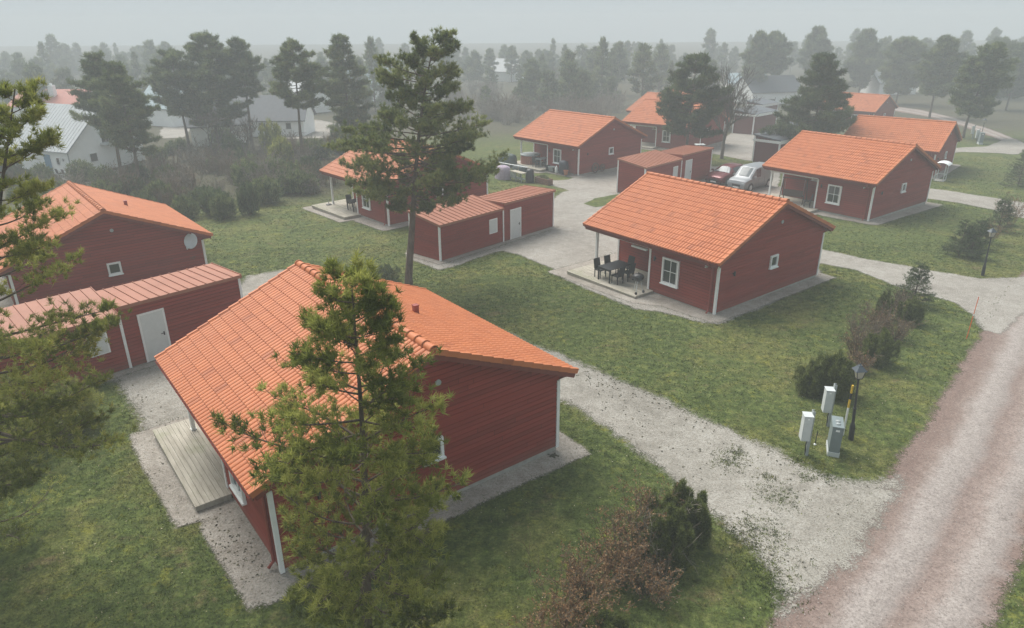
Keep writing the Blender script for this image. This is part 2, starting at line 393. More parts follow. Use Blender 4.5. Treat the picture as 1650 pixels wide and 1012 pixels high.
# drives of white gravel
sheet('front_drive', px((1452, 742), (1420, 760), (1375, 767), (1328, 756), (1290, 738), (1240, 712), (1140, 668), (1000, 604), (870, 553), (770, 512), (690, 480), (600, 455), (520, 438), (462, 432), (430, 436), (385, 446),
    (340, 500), (262, 568), (200, 596), (130, 606), (0, 660), (-60, 690), (-40, 700), (60, 660), (150, 622), (179, 624), (212, 681), (228, 730), (264, 783), (293, 844), (342, 836), (366, 885), (415, 950), (445, 968), (560, 935),
    (650, 885), (760, 826), (926, 736), (900, 700), (897, 655), (960, 690), (1060, 768), (1140, 838), (1185, 886), (1215, 930), (1228, 975), (1240, 1030), (1290, 1010), (1350, 955), (1420, 880), (1475, 790), (1475, 742)),
    M['gravel'], .022, .35, .16, .45, 5, soft=1.0)
sheet('middle_yard', px((650, 404), (648, 416), (705, 440), (740, 430), (806, 407), (835, 413), (880, 433), (905, 452), (960, 476), (1020, 500), (1060, 505), (1145, 527), (1175, 523), (1338, 452), (1322, 427), (1378, 437), (1428, 459), (1449, 466),
    (1495, 478), (1534, 489), (1556, 507), (1572, 532), (1600, 560), (1668, 500), (1690, 452), (1650, 444), (1622, 446), (1580, 447), (1502, 434), (1399, 416), (1322, 399), (1260, 372), (1190, 345), (1205, 330), (1250, 320), (1260, 298), (1262, 276), (1220, 262), (1150, 268), (1140, 262),
    (1145, 248), (1215, 262), (1236, 240), (1270, 215), (1230, 206), (1180, 212), (1160, 225), (1120, 248), (1060, 262), (1010, 268), (940, 282), (905, 290), (880, 290), (868, 296), (912, 307), (900, 310), (885, 322), (820, 345), (760, 360), (700, 370)),
    M['yard'], .018, .4, .1, .6, 8)
sheet('back_drive', px((1490, 303), (1533, 308), (1569, 314), (1660, 328), (1720, 340), (1760, 395), (1700, 385), (1650, 352), (1594, 337), (1542, 327), (1498, 321), (1440, 318), (1420, 296)), M['yard'], .022, .5, .1, .6, 12)
sheet('far_drive', px((1530, 239), (1590, 236), (1625, 222), (1665, 236), (1640, 250), (1610, 247), (1550, 245), (1525, 248)), M['yard'], .022, .5, .1, .7, 14)
sheet('far_yard', px((250, 224), (300, 222), (312, 205), (290, 196), (262, 200)), M['yard'], .02, .8, .2, 1.2, 31)
sheet('far_yard', px((420, 226), (560, 222), (575, 205), (520, 194), (500, 192), (500, 208), (430, 212)), M['yard'], .02, .8, .2, 1.2, 32)
sheet('far_yard', px((1215, 162), (1262, 158), (1258, 148), (1220, 150)), M['yard'], .02, .8, .2, 1.2, 33)
sheet('far_yard', px((60, 290), (130, 298), (210, 284), (205, 270), (120, 283), (60, 274)), M['yard'], .02, .8, .2, 1.0, 34)
kind(sheet('grass_island', px((942, 329), (960, 321), (994, 314), (1010, 318), (985, 328), (962, 334)), M['ground'], .036, .4, .08, .5, 2), 'structure')

# ================================================================ dwelling houses
LR, LP, LW, WW = 8.046, 4.02, 7.95, 8.696      # roof length, room length, wall length, wall width
ZE, ZR, OG, OE, ZS = 2.70, 4.775, .31, .47, 2.45
SLOPE = (ZR - ZE) / (WW / 2 + OE)
def q(x, y, z): return (x, -y, z)
def zroof(py): return ZR - abs(py - WW / 2) * SLOPE
def lap(mb, p, d, n, z0, z1, clip, board=.145, out=.0):
    z = z0; d = Vector(d); n = Vector(n); p = Vector(p)
    while z < z1 - 1e-4:
        t = min(z + board, z1); a0, b0 = clip(z); a1, b1 = clip(t - 1e-4)
        if b0 - a0 < .02: break
        if b1 - a1 < .0: a1 = b1 = (a1 + b1) / 2
        def P(s, zz, o): r = p + d * s + n * (o + out); return (r.x, r.y, zz)
        g = min(.021, (t - z) * .3); zg = z + g; ag, bg_ = clip(zg)
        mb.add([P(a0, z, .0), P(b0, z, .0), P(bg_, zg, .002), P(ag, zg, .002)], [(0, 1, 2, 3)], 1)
        mb.add([P(ag, zg, .002), P(bg_, zg, .002), P(bg_, zg, .026), P(ag, zg, .026), P(b1, t, .016), P(a1, t, .016), P(b1, t, .0), P(a1, t, .0)], [(0, 1, 2, 3), (3, 2, 4, 5), (5, 4, 6, 7)])
        z = t
def frame_mat(origin, d, n):
    d = Vector(d); n = Vector(n); m = Matrix.Identity(4)
    for i, c in enumerate((d, Vector((0, 0, 1)), n)):
        for r in range(3): m[r][i] = c[r]
    m.translation = Vector(origin); return m
def window(parent, c, d, n, w, h, cols, rows, casing=.09, sill=True):
    K = frame_mat(c, d, n); m = MB(); o = .10
    m.box(-w / 2, -h / 2, .0, -w / 2 + casing, h / 2, o, 0, K); m.box(w / 2 - casing, -h / 2, .0, w / 2, h / 2, o, 0, K)
    m.box(-w / 2 + casing, h / 2 - casing, .0, w / 2 - casing, h / 2, o, 0, K); m.box(-w / 2 + casing, -h / 2, .0, w / 2 - casing, -h / 2 + casing, o, 0, K)
    iw, ih = w - 2 * casing, h - 2 * casing
    for i in range(1, cols): m.box(-w / 2 + casing + iw * i / cols - .014, -ih / 2, .045, -w / 2 + casing + iw * i / cols + .014, ih / 2, .065, 0, K)
    for i in range(1, rows): m.box(-iw / 2, -ih / 2 + ih * i / rows - .014, .0445, iw / 2, -ih / 2 + ih * i / rows + .014, .0655, 0, K)
    f = m.build('window', M['white'], parent)
    MB().box(-iw / 2, -ih / 2, .028, iw / 2, ih / 2, .036, 0, K).build('pane', M['glass'], f)
    if cols * rows >= 4:
        MB().box(-iw / 2 + .01, -ih / 2 + .01, .0362, -iw / 2 + iw * .12, ih / 2 - .01, .040, 0, K).build('curtain', M['curtain'], f)
    if sill: MB().box(-w / 2 - .03, -h / 2 - .05, .02, w / 2 + .03, -h / 2, .15, 0, K).build('sill', M['white'], f)
    return f
def tile_slope(side):
    """one roof slope: real pantile waves and stepped courses; side 0 = front (py<W/2), 1 = back"""
    SL = math.hypot(WW / 2 + OE, ZR - ZE); NC = 14; c = SL / NC
    s = np.arange(-OG + .04, LR + OG - .04, .17 / 8); wave = .042 * np.abs(np.sin(np.pi * (s - s[0]) / .17)) ** .6 - .026
    ys, zs, vs = [], [], []
    rows = []
    for i in range(NC):                       # i = 0 at the eave
        t0, t1 = i * c, (i + 1) * c; rows += [(t0 - .025, .024, i + .01), (t0 - .025, .044, i + .02), (t1 - .001, .020, i + .98)]
    py0 = -OE; hx = (WW / 2 + OE) / SL; hz = (ZR - ZE) / SL
    V = []; UV = []
    for t, h, vv in rows:
        py = py0 + t * hx - h * hz; z = ZE + t * hz + (h + wave) * hx
        if side: py = WW - py
        V.append(np.stack([s, np.full_like(s, -py), z], -1)); UV.append(np.stack([s / .3 + 40, np.full_like(s, vv + side * 30)], -1))
    V.insert(0, V[0] - np.array([0, 0, .03])); UV.insert(0, UV[0])
    V = np.concatenate(V); UV = np.concatenate(UV); n = len(s); r = len(rows) + 1
    I = np.arange(r * n).reshape(r, n); F = np.stack([I[:-1, :-1], I[:-1, 1:], I[1:, 1:], I[1:, :-1]], -1).reshape(-1, 4)
    if side: F = F[:, ::-1]
    return V, F, UV
def add_uv(me, UV):
    l = me.uv_layers.new(name='tiles'); vi = np.zeros(len(me.loops), np.int32); me.loops.foreach_get('vertex_index', vi)
    l.data.foreach_set('uv', UV[vi].astype(np.float32).ravel())
def slope_pt(s, t, h, side):
    SL = math.hypot(WW / 2 + OE, ZR - ZE); hx = (WW / 2 + OE) / SL; hz = (ZR - ZE) / SL
    py = -OE + t * hx - h * hz; z = ZE + t * hz + h * hx
    if side: py = WW - py
    return q(s, py, z)
def make_deck(yf, r):
    # porch deck with its boards
    d = MB(); y = yf; yb = 1.86; k = 0
    while y < yb:
        e = min(y + .135, yb); x0 = 3.66 if y < -.0 else LP + .03
        if y < -.0 and e > -.0: e = -.001
        d.box(x0, -y - .004, .16, 8.60, -e + .004, .20 + .0015 * ((k * 7) % 3)); y = e if e == -.001 else e; k += 1
        if y == -.001: y = 0.0
    d.box(3.68, -yf - .02, .02, 8.58, -yf - .06, .16).box(3.68, -yf - .06, .02, 3.72, .04, .16).box(8.54, -yf - .06, .02, 8.58, -1.84, .16).box(3.9, .9, -.5, 4.0, .8, .16).box(8.3, .9, -.5, 8.4, .8, .16)
    return d.build('porch_deck', M['deck'], r)
def make_house():
    r = empty('red_cottage')
    m = MB(); m.box(0.01, -0.01, -.9, LP, -WW + .01, .13); m.box(LP + .001, -1.9, -.9, LW - .01, -WW + .01, .13)
    m.build('foundation', M['concrete'], r)
    w = MB(); full = lambda L: (lambda z: (0, L))
    lap(w, q(0, 0, 0), (1, 0, 0), (0, 1, 0), .13, 2.62, full(LP))                       # front wall
    lap(w, q(LP, 1.9, 0), (1, 0, 0), (0, 1, 0), .2, ZS, full(LW - LP))                    # porch back wall
    lap(w, q(LP, 0, 0), (0, -1, 0), (1, 0, 0), .2, ZS, full(1.9))                         # porch side wall
    lap(w, q(0, WW, 0), (1, 0, 0), (0, -1, 0), .13, 2.62, full(LW))                      # back wall
    def gable(z):
        if z < ZS: return (0, WW)
        k = (zroof(-.0) - .14); zz = z
        if zz < k: return (-.0, WW)
        h = (zz - k) / SLOPE; return (h, WW - h)
    gt = zroof(WW / 2) - .14
    lap(w, q(0, 0, 0), (0, -1, 0), (-1, 0, 0), .13, ZS, gable); lap(w, q(0, 0, 0), (0, -1, 0), (-1, 0, 0), ZS, gt, gable, out=.03)
    lap(w, q(LW, 0, 0), (0, -1, 0), (1, 0, 0), ZS, gt, gable, out=.03)
    lap(w, q(LW, 1.9, 0), (0, -1, 0), (1, 0, 0), .13, ZS, full(WW - 1.9))
    w.build('wall', [M['siding'], M['joint_shade']], r)
    def cb(x, y, z0=.10, z1=2.42, nm='corner_board'):
        MB().box(x - .055, -y - .055, z0, x + .055, -y + .055, z1).build(nm, M['white'], r)
    cb(.005, .005, .06); cb(.005, WW - .005); cb(LW - .005, WW - .005); cb(LW - .005, 1.905, .2, 2.44); cb(LP - .005, .005, .2, 2.30)
    p = MB().box(LW - .19, -.01, .19, LW - .07, -.13, 2.28); p.box(LW - .21, .01, .19, LW - .05, -.15, .24); p.build('porch_post', M['white'], r)
    MB().box(LP + .06, .04, 2.285, LW - .04, -.10, 2.449).box(LW - .14, -.102, 2.29, LW - .042, -1.84, 2.449).build('porch_beam', M['white'], r)
    MB().box(-.05, OE - .06, ZS, LW + .05, -.0, ZS + .02).box(-.05, -WW, ZS, LW + .05, -WW - OE + .06, ZS + .02).box(LP, -.001, ZS + .001, LW, -1.95, ZS + .021).build('soffit', M['trimred'], r)
    # roof: tiled slopes, ridge, verge tiles, boarding below
    rf = MB()
    for side in (0, 1):
        a = [slope_pt(-OG + .05, 0.05, -.055, side), slope_pt(LR + OG - .05, 0.05, -.055, side), slope_pt(LR + OG - .05, 5.246, -.055, side), slope_pt(-OG + .05, 5.246, -.055, side)]
        b = [slope_pt(-OG + .05, 0.05, -.14, side), slope_pt(LR + OG - .05, 0.05, -.14, side), slope_pt(LR + OG - .05, 5.2, -.14, side), slope_pt(-OG + .05, 5.2, -.14, side)]
        rf.add(a + b, [(0, 1, 2, 3), (7, 6, 5, 4), (0, 4, 5, 1), (1, 5, 6, 2), (3, 2, 6, 7), (0, 3, 7, 4)])
    for y0, y1 in ((-OE + .05, -OE + .08), (WW + OE - .08, WW + OE - .05)): rf.box(-.2, -y0, ZS - .0, LR + .2, -y1, ZE - .03)
    # little box ends closing the eaves under the verge
    for xx in (-.03, LW + .0):
        for s0 in (0, 1):
            ya, yb = (-OE + .081, -.0) if s0 == 0 else (WW, WW + OE - .081)
            rf.box(xx, -ya, ZS + .001, xx + .03, -yb, ZE - .05)
    roof = rf.build('roof', M['trimred'], r)
    Va, Fa, Ua = tile_slope(0); Vb, Fb, Ub = tile_slope(1)
    o = np_mesh('tiles', np.concatenate([Va, Vb]), np.concatenate([Fa, Fb + len(Va)]), M['tile'], roof); add_uv(o.data, np.concatenate([Ua, Ub]))
    rt = MB(); x = -OG; k = 0; N = 10; uv = []
    while x < LR + OG - .05:
        L = min(.42, LR + OG - x + .02); vs = []
        for xx, rad, dz in ((x, .135, .012), (x + .05, .132, .010), (x + L, .115, -.004)):
            for j in range(N + 1):
                t = math.pi * (j / N * 1.16 - .08); vs.append((xx, math.cos(t) * rad, ZR + .0 + dz + math.sin(t) * rad * .95))
        for xx, rad, dz in ((x, .112, .012), ):
            for j in range(N + 1):
                t = math.pi * (j / N * 1.16 - .08); vs.append((xx, math.cos(t) * rad, ZR + dz + math.sin(t) * rad * .95))
        n1 = N + 1; fs = [(i * n1 + j, i * n1 + j + 1, (i + 1) * n1 + j + 1, (i + 1) * n1 + j) for i in range(2) for j in range(N)] + [(j + 1, j, 3 * n1 + j, 3 * n1 + j + 1) for j in range(N)]
        rt.add([(a, b - WW / 2, c) for a, b, c in vs], fs); uv += [(k + .5, 77.5)] * len(vs); x += .39; k += 1
    for xx in (-OG + .01, LR + OG - .01):
        vs = [(xx, -WW / 2 + math.cos(math.pi * j / N) * .11, ZR - .01 + math.sin(math.pi * j / N) * .10) for j in range(N + 1)]
        rt.add(vs, [tuple(range(N + 1))]); uv += [(k + .5, 78.5)] * len(vs)
    o = rt.build('ridge_tiles', M['tile'], roof, smooth=True); add_uv(o.data, np.array(uv))
    o.data.polygons.foreach_set('use_smooth', [True] * len(o.data.polygons))
    SL = 5.246; c = SL / 14
    for xa, xb in ((-OG - .03, -OG + .07), (LR + OG - .07, LR + OG + .03)):
        vt = MB(); uv = []
        for side in (0, 1):
            for i in range(14):
                t0, t1 = i * c - .02, (i + 1) * c + .01
                if i == 13: t1 = SL - .02
                A = [slope_pt(xa, t0, .075, side), slope_pt(xb, t0, .075, side), slope_pt(xb, t1, .045, side), slope_pt(xa, t1, .045, side)]
                B = [slope_pt(xa, t0, -.085, side), slope_pt(xb, t0, -.085, side), slope_pt(xb, t1, -.10, side), slope_pt(xa, t1, -.10, side)]
                vt.add(A + B, [(0, 1, 2, 3), (7, 6, 5, 4), (0, 4, 5, 1), (1, 5, 6, 2), (2, 6, 7, 3), (3, 7, 4, 0)]); uv += [(i + .5, 90.5 + side)] * 8
        o = vt.build('verge_tiles', M['tile'], roof); add_uv(o.data, np.array(uv))
    for xa in (-OG + .0, LR + OG - .03):
        bb = MB()
        for side in (0, 1):
            A = [slope_pt(xa, .02, -.07, side), slope_pt(xa + .03, .02, -.07, side), slope_pt(xa + .03, 5.2, -.07, side), slope_pt(xa, 5.2, -.07, side)]
            B = [slope_pt(xa, .02, -.23, side), slope_pt(xa + .03, .02, -.23, side), slope_pt(xa + .03, 5.16, -.23, side), slope_pt(xa, 5.16, -.23, side)]
            bb.add(A + B, [(0, 1, 2, 3), (7, 6, 5, 4), (0, 4, 5, 1), (1, 5, 6, 2), (2, 6, 7, 3), (3, 7, 4, 0)])
        bb.build('bargeboard', M['trimred'], roof)
    zc = zroof(6.12)
    MB().box(3.63, -6.05, zc - .1, 3.78, -6.20, zc + .26).box(3.615, -6.035, zc + .26, 3.795, -6.215, zc + .285).build('roof_vent', M['redmetal'], roof)
    # gutters and downpipes
    for y in (-OE - .02, WW + OE + .02):
        g = MB(); sg = -1 if y < 0 else 1
        vs = []; fs = []
        for k in range(7):
            t = math.pi * k / 6; yy = y + math.cos(t) * .055 * 1; zz = ZE - .035 - math.sin(t) * .055
            vs += [(-.28, -yy, zz), (LR + .28, -yy, zz)]
        g.add(vs, [(2 * k, 2 * k + 1, 2 * k + 3, 2 * k + 2) for k in range(6)]); g.build('gutter', M['redmetal'], r)
    MB().tube([q(.28, -OE, ZE - .09), q(.28, -.34, 2.42), q(.28, -.08, 2.3), q(.28, -.08, .25), q(.30, -.22, .10)], .042, 8).build('downpipe', M['redmetal'], r)
    make_deck(-1.36, r)
    window(r, q(2.68, .0, 1.45), (1, 0, 0), (0, 1, 0), 1.02, 1.30, 2, 2)
    window(r, q(0.0, 4.30, 1.80), (0, -1, 0), (-1, 0, 0), .62, .62, 1, 1, .085)
    window(r, q(5.05, 1.9, 1.98), (1, 0, 0), (0, 1, 0), 1.0, .42, 2, 1, .07)
    window(r, q(LW, 4.6, 1.45), (0, -1, 0), (1, 0, 0), 1.5, 1.2, 2, 2)
    window(r, q(2.2, WW, 1.5), (1, 0, 0), (0, -1, 0), 1.0, 1.2, 2, 2); window(r, q(6.0, WW, 1.5), (1, 0, 0), (0, -1, 0), 1.0, 1.2, 2, 2)
    K = frame_mat(q(LP, 1.0, 0), (0, -1, 0), (1, 0, 0))
    dr = MB().box(-.45, .2, .03, .45, 2.2, .07, 0, K).build('door', M['white'], r)
    MB().box(.30, 1.15, .07, .42, 1.19, .12, 0, K).build('handle', M['black'], dr)
    for x, y, nrm in ((3.68, 0, 0), (0, 1.1, 1)):
        if nrm == 0: m = MB().tube([q(x, -.10, 1.78), q(x, -.10, 2.0)], .045, 8).box(x - .04, .02, 1.86, x + .04, .10, 1.92)
        else: m = MB().tube([q(-.10, y, 1.75), q(-.10, y, 1.97)], .045, 8).box(-.02, -y - .04, 1.83, -.10, -y + .04, 1.89)
        m.build('wall_lamp', M['black'], r)
    m = MB(); m.tube([q(-.02, 4.55, 3.72), q(-.085, 4.55, 3.72)], .085, 14); m.build('gable_vent', M['grey'], r)
    MB().box(.58, .02, 2.24, .68, .12, 2.32).tube([(.63, .12, 2.28), (.63, .17, 2.25)], .03, 8).build('security_light', M['white'], r)
    return r
HP = {'h2': (9.3181, 29.947, 2.2326, .1516), 'h1': (-5.5507, 13.2378, 2.2243, .5243), 'h3': (24.494, 47.0503, 2.2298, -.0714), 'h4': (6.0784, 63.8011, 2.2861, -.1896),
      'h5': (-8.3171, 46.4944, 2.2966, -.065), 'h6': (-23.2647, 30.8272, 2.2632, -.3499), 'h7': (19.513, 78.865, 2.424, -.625), 'h8': (38.37, 64.169, 2.422, -.902),
      'h9': (54.49, 108.904, 2.347, -2.662), 'h10': (22.341, 96.702, 2.335, -1.486), 'h11': (25.686, 99.325, 2.334, -1.161)}
HL = {'h1': 'large red timber cottage nearest the camera, behind the foreground pine, with an orange tiled roof', 'h2': 'red timber cottage in the middle with a black dining table on its corner porch',
      'h3': 'red timber cottage at right whose porch holds a garden swing, beside the silver van', 'h4': 'red timber cottage with a hot tub and cluttered deck on its porch',
      'h5': 'red timber cottage partly hidden behind the tall middle pine', 'h6': 'red timber cottage at far left with a satellite dish on its gable',
      'h7': 'red timber cottage behind the small pine, next to the bare tree', 'h8': 'red timber cottage right behind the cottage with the swing, a white canopy by its gable',
      'h9': 'hazy red cottage beside the far bend of the road', 'h10': 'hazy cottage roof showing left behind the cottage next to the bare tree', 'h11': 'hazy cottage roof rising above the cottage next to the bare tree'}
HOUSE = {}; proto = make_house()
for i, (k_, hp) in enumerate(HP.items()):
    o = proto if i == 0 else copy_tree(proto)
    o.location = (hp[0], hp[1], hp[3]); o.rotation_euler = (0, 0, hp[2]); tag(o, HL[k_], 'house', 'red cottages with orange tiled roofs'); HOUSE[k_] = o
bpy.context.view_layer.update()
for ch in list(HOUSE['h1'].children):
    if ch.name.startswith('porch_deck'): bpy.data.objects.remove(ch)
make_deck(-1.0, HOUSE['h1'])
def hw(h, x, y, z=0):
    X, Y, A, Z = HP[h]; c, s = math.cos(A), math.sin(A); y = -y
    return Vector((X + x * c - y * s, Y + x * s + y * c, Z + z))
for i, h in enumerate(HP):
    if h in ('h9', 'h10', 'h11'): continue
    P = [(-.75, -.9), (3.3, -.95), (3.3, -1.85), (9.2, -1.85), (9.2, WW + .8), (-.72, WW + .75)]
    if h == 'h1': P = [(-.75, -1.0), (3.3, -1.05), (3.3, -1.55), (9.3, -1.6), (9.3, WW + .8), (-.72, WW + .75)]
    if h == 'h3': P = [(-.9, -.8), (3.3, -.95), (3.3, -1.85), (10.5, -2.2), (10.5, WW + .8), (-1.0, WW + .85)]
    if h == 'h2': P = [(-.75, -.9), (2.2, -1.1), (3.3, -1.85), (9.6, -1.85), (9.6, WW + .8), (-.72, WW + .75)]
    sheet('gravel_strip', [tuple(hw(h, *p))[:2] for p in P], M['strip'], .030, .3, .05, .5, 20 + i, soft=.35)
# writing on the gable of the left cottage (faint raised house number)
def text(name, body, size, parent, mtx, mat, ext=.006):
    cu = bpy.data.curves.new(name, 'FONT'); cu.body = body; cu.size = size; cu.extrude = ext; cu.align_x = 'CENTER'
    o = bpy.data.objects.new(name, cu); COL.objects.link(o); cu.materials.append(mat); mtx = mtx.copy(); bpy.context.view_layer.update(); me = bpy.data.meshes.new_from_object(o.evaluated_get(bpy.context.evaluated_depsgraph_get())); bpy.data.objects.remove(o); me.materials.clear(); me.materials.append(mat); o = bpy.data.objects.new(name, me); COL.objects.link(o); o.parent = parent; o.matrix_local = mtx; return o
K = frame_mat(q(-.03, 8.05, 1.50), (0, -1, 0), (-1, 0, 0)); text('house_number', '127', .20, HOUSE['h6'], K, M['wood'])
# satellite dish
dish = MB(); n = 20; rings = [(0, .0), (.14, .012), (.28, .045), (.36, .08), (.375, .082), (.36, .062), (.2, .012), (0.0, -.015)]
dish.lathe((0, 0, 0), [(max(r_, .001), z_) for r_, z_ in rings], 20)
dr = empty('satellite_dish', hw('h6', -.02, 8.07, 2.15), HP['h6'][2] + math.pi); tag(dr, 'round white satellite dish on a wall bracket on the gable of the left cottage', 'satellite dish')
dd = dish.build('dish', M['lightgrey'], dr, smooth=True); dd.location = (.33, 0, .40); dd.rotation_euler = (0, R(68), R(-55))
dd.scale = (1.1, 1.1, 1)
MB().tube([(0, 0, .18), (.26, 0, .18), (.26, 0, .36)], .022, 8).build('bracket', M['grey'], dr)
MB().tube([(.26, 0, .20), (.50, -.34, .06)], .014, 6).tube([(.48, -.32, .05), (.52, -.36, .16)], .03, 8).build('receiver_arm', M['lightgrey'], dr)

# ================================================================ storage sheds
SA, SB, SD, HF, HB, KF, KB = 5.269, 4.884, 2.569, 2.347, 2.718, 2.617, 2.528
def make_shed():
    r = empty('storage_shed')
    MB().box(.01, .01, -.9, SA + SB - .01, SD - .01, .07).build('foundation', M['concrete'], r)
    w = MB(); full = lambda L: (lambda z: (0, L))
    lap(w, (0, 0, 0), (1, 0, 0), (0, -1, 0), .07, HF, full(SA)); lap(w, (SA, 0, 0), (1, 0, 0), (0, -1, 0), .07, KF, full(SB))
    lap(w, (0, SD, 0), (1, 0, 0), (0, 1, 0), .07, HB, full(SA)); lap(w, (SA, SD, 0), (1, 0, 0), (0, 1, 0), .07, KB, full(SB))
    def cl(z): return (0, SD) if z < HF else ((z - HF) / (HB - HF) * SD, SD)
    lap(w, (0, 0, 0), (0, 1, 0), (-1, 0, 0), .07, HB, cl)
    lap(w, (SA + SB, 0, 0), (0, 1, 0), (1, 0, 0), .07, KB, full(SD)); lap(w, (SA + SB, 0, 0), (0, 1, 0), (1, 0, 0), KB, KF, lambda z: (0, SD * (KF - z) / (KF - KB)))
    w.add([(SA + .02, 0, HF - .2), (SA + .02, 0, KF), (SA + .02, SD, KB), (SA + .02, SD, HF - .2)], [(0, 1, 2, 3)])
    w.build('wall', [M['siding'], M['joint_shade']], r)
    def roof(x0, x1, zf, zb, nm):
        m = MB(); a = .10
        k = (zb - zf) / SD; Z = lambda y: zf + k * y + .03
        m.add([(x0, -a, Z(-a)), (x1, -a, Z(-a)), (x1, SD + a, Z(SD + a)), (x0, SD + a, Z(SD + a)), (x0, -a, Z(-a) - .10), (x1, -a, Z(-a) - .10), (x1, SD + a, Z(SD + a) - .10), (x0, SD + a, Z(SD + a) - .10)],
              [(0, 1, 2, 3), (7, 6, 5, 4), (0, 4, 5, 1), (1, 5, 6, 2), (2, 6, 7, 3), (3, 7, 4, 0)])
        n = int((x1 - x0) / .37)
        for i in range(n + 1):
            x = x0 + .02 + (x1 - x0 - .04) * i / n
            m.add([(x - .022, -a - .005, Z(-a)), (x + .022, -a - .005, Z(-a)), (x + .012, -a - .005, Z(-a) + .04), (x - .012, -a - .005, Z(-a) + .04), (x - .022, SD + a, Z(SD + a)), (x + .022, SD + a, Z(SD + a)), (x + .012, SD + a, Z(SD + a) + .04), (x - .012, SD + a, Z(SD + a) + .04)],
                  [(0, 1, 2, 3), (1, 5, 6, 2), (2, 6, 7, 3), (3, 7, 4, 0), (7, 6, 5, 4)])
        m.box(x0, -a - .02, Z(-a) - .13, x1, -a - .001, Z(-a) + .008)
        m.build(nm, M['sheetroof'], r)
    roof(-.10, SA + .015, HF, HB, 'roof'); roof(SA + .02, SA + SB + .10, KF, KB, 'roof')
    for x, y, z in ((.0, 0, HF), (SA + SB, 0, KF), (SA, 0, HF - .03), (0, SD, HB), (SA + SB, SD, KB)):
        MB().box(x - .05, y - .05, .06, x + .05, y + .05, z - .04).build('corner_board', M['white'], r)
    x0 = SA + .62
    m = MB(); m.box(x0, -.06, .07, x0 + .07, .0, 2.12).box(x0 + .95, -.06, .07, x0 + 1.02, 0, 2.12).box(x0 + .07, -.06, 2.05, x0 + .95, 0, 2.12); fr = m.build('door_frame', M['white'], r)
    dr = MB().box(x0 + .07, -.045, .08, x0 + .95, -.0, 2.05).build('door', M['doorgrey'], r)
    MB().box(x0 + .83, -.055, 1.0, x0 + .88, -.045, 1.16).box(x0 + .72, -.10, 1.09, x0 + .87, -.08, 1.11).box(x0 + .85, -.10, 1.09, x0 + .87, -.05, 1.11).build('handle', M['black'], dr)
    m = MB(); m.box(4.02, -.05, .95, 4.72, 0, 1.85); h = m.build('hatch', M['white'], r)
    MB().box(4.08, -.058, 1.01, 4.66, -.05, 1.79).build('hatch_panel', M['doorgrey'], h)
    return r
sp = make_shed()
for i, (X, Y, A, lab) in enumerate(((-4.087, 38.577, .828, 'long red storage shed right behind the tall middle pine trunk'), (10.42, 54.721, .80, 'long red storage shed beside the parked red car'),
                                     (-18.601, 20.927, .817, 'long red storage shed at left, seen through pine branches, in front of the dish cottage'))):
    o = sp if i == 0 else copy_tree(sp); zz = float(gz(X + 4, Y + 4)); zz = {0: -.147, 1: -.078, 2: .231}[i]
    o.location = (X, Y, zz); o.rotation_euler = (0, 0, A); tag(o, lab, 'shed', 'red storage sheds with white doors')
    c, s_ = math.cos(A), math.sin(A); PP = [(-.75, -.7), (5.5, -.7), (SA + SB + .5, -.7), (SA + SB + .5, SD + .3), (-.6, SD + .5)]
    sheet('gravel_strip', [(X + a * c - b * s_, Y + a * s_ + b * c) for a, b in PP], M['strip'], .034, .3, .05, .5, 50 + i, soft=.35)

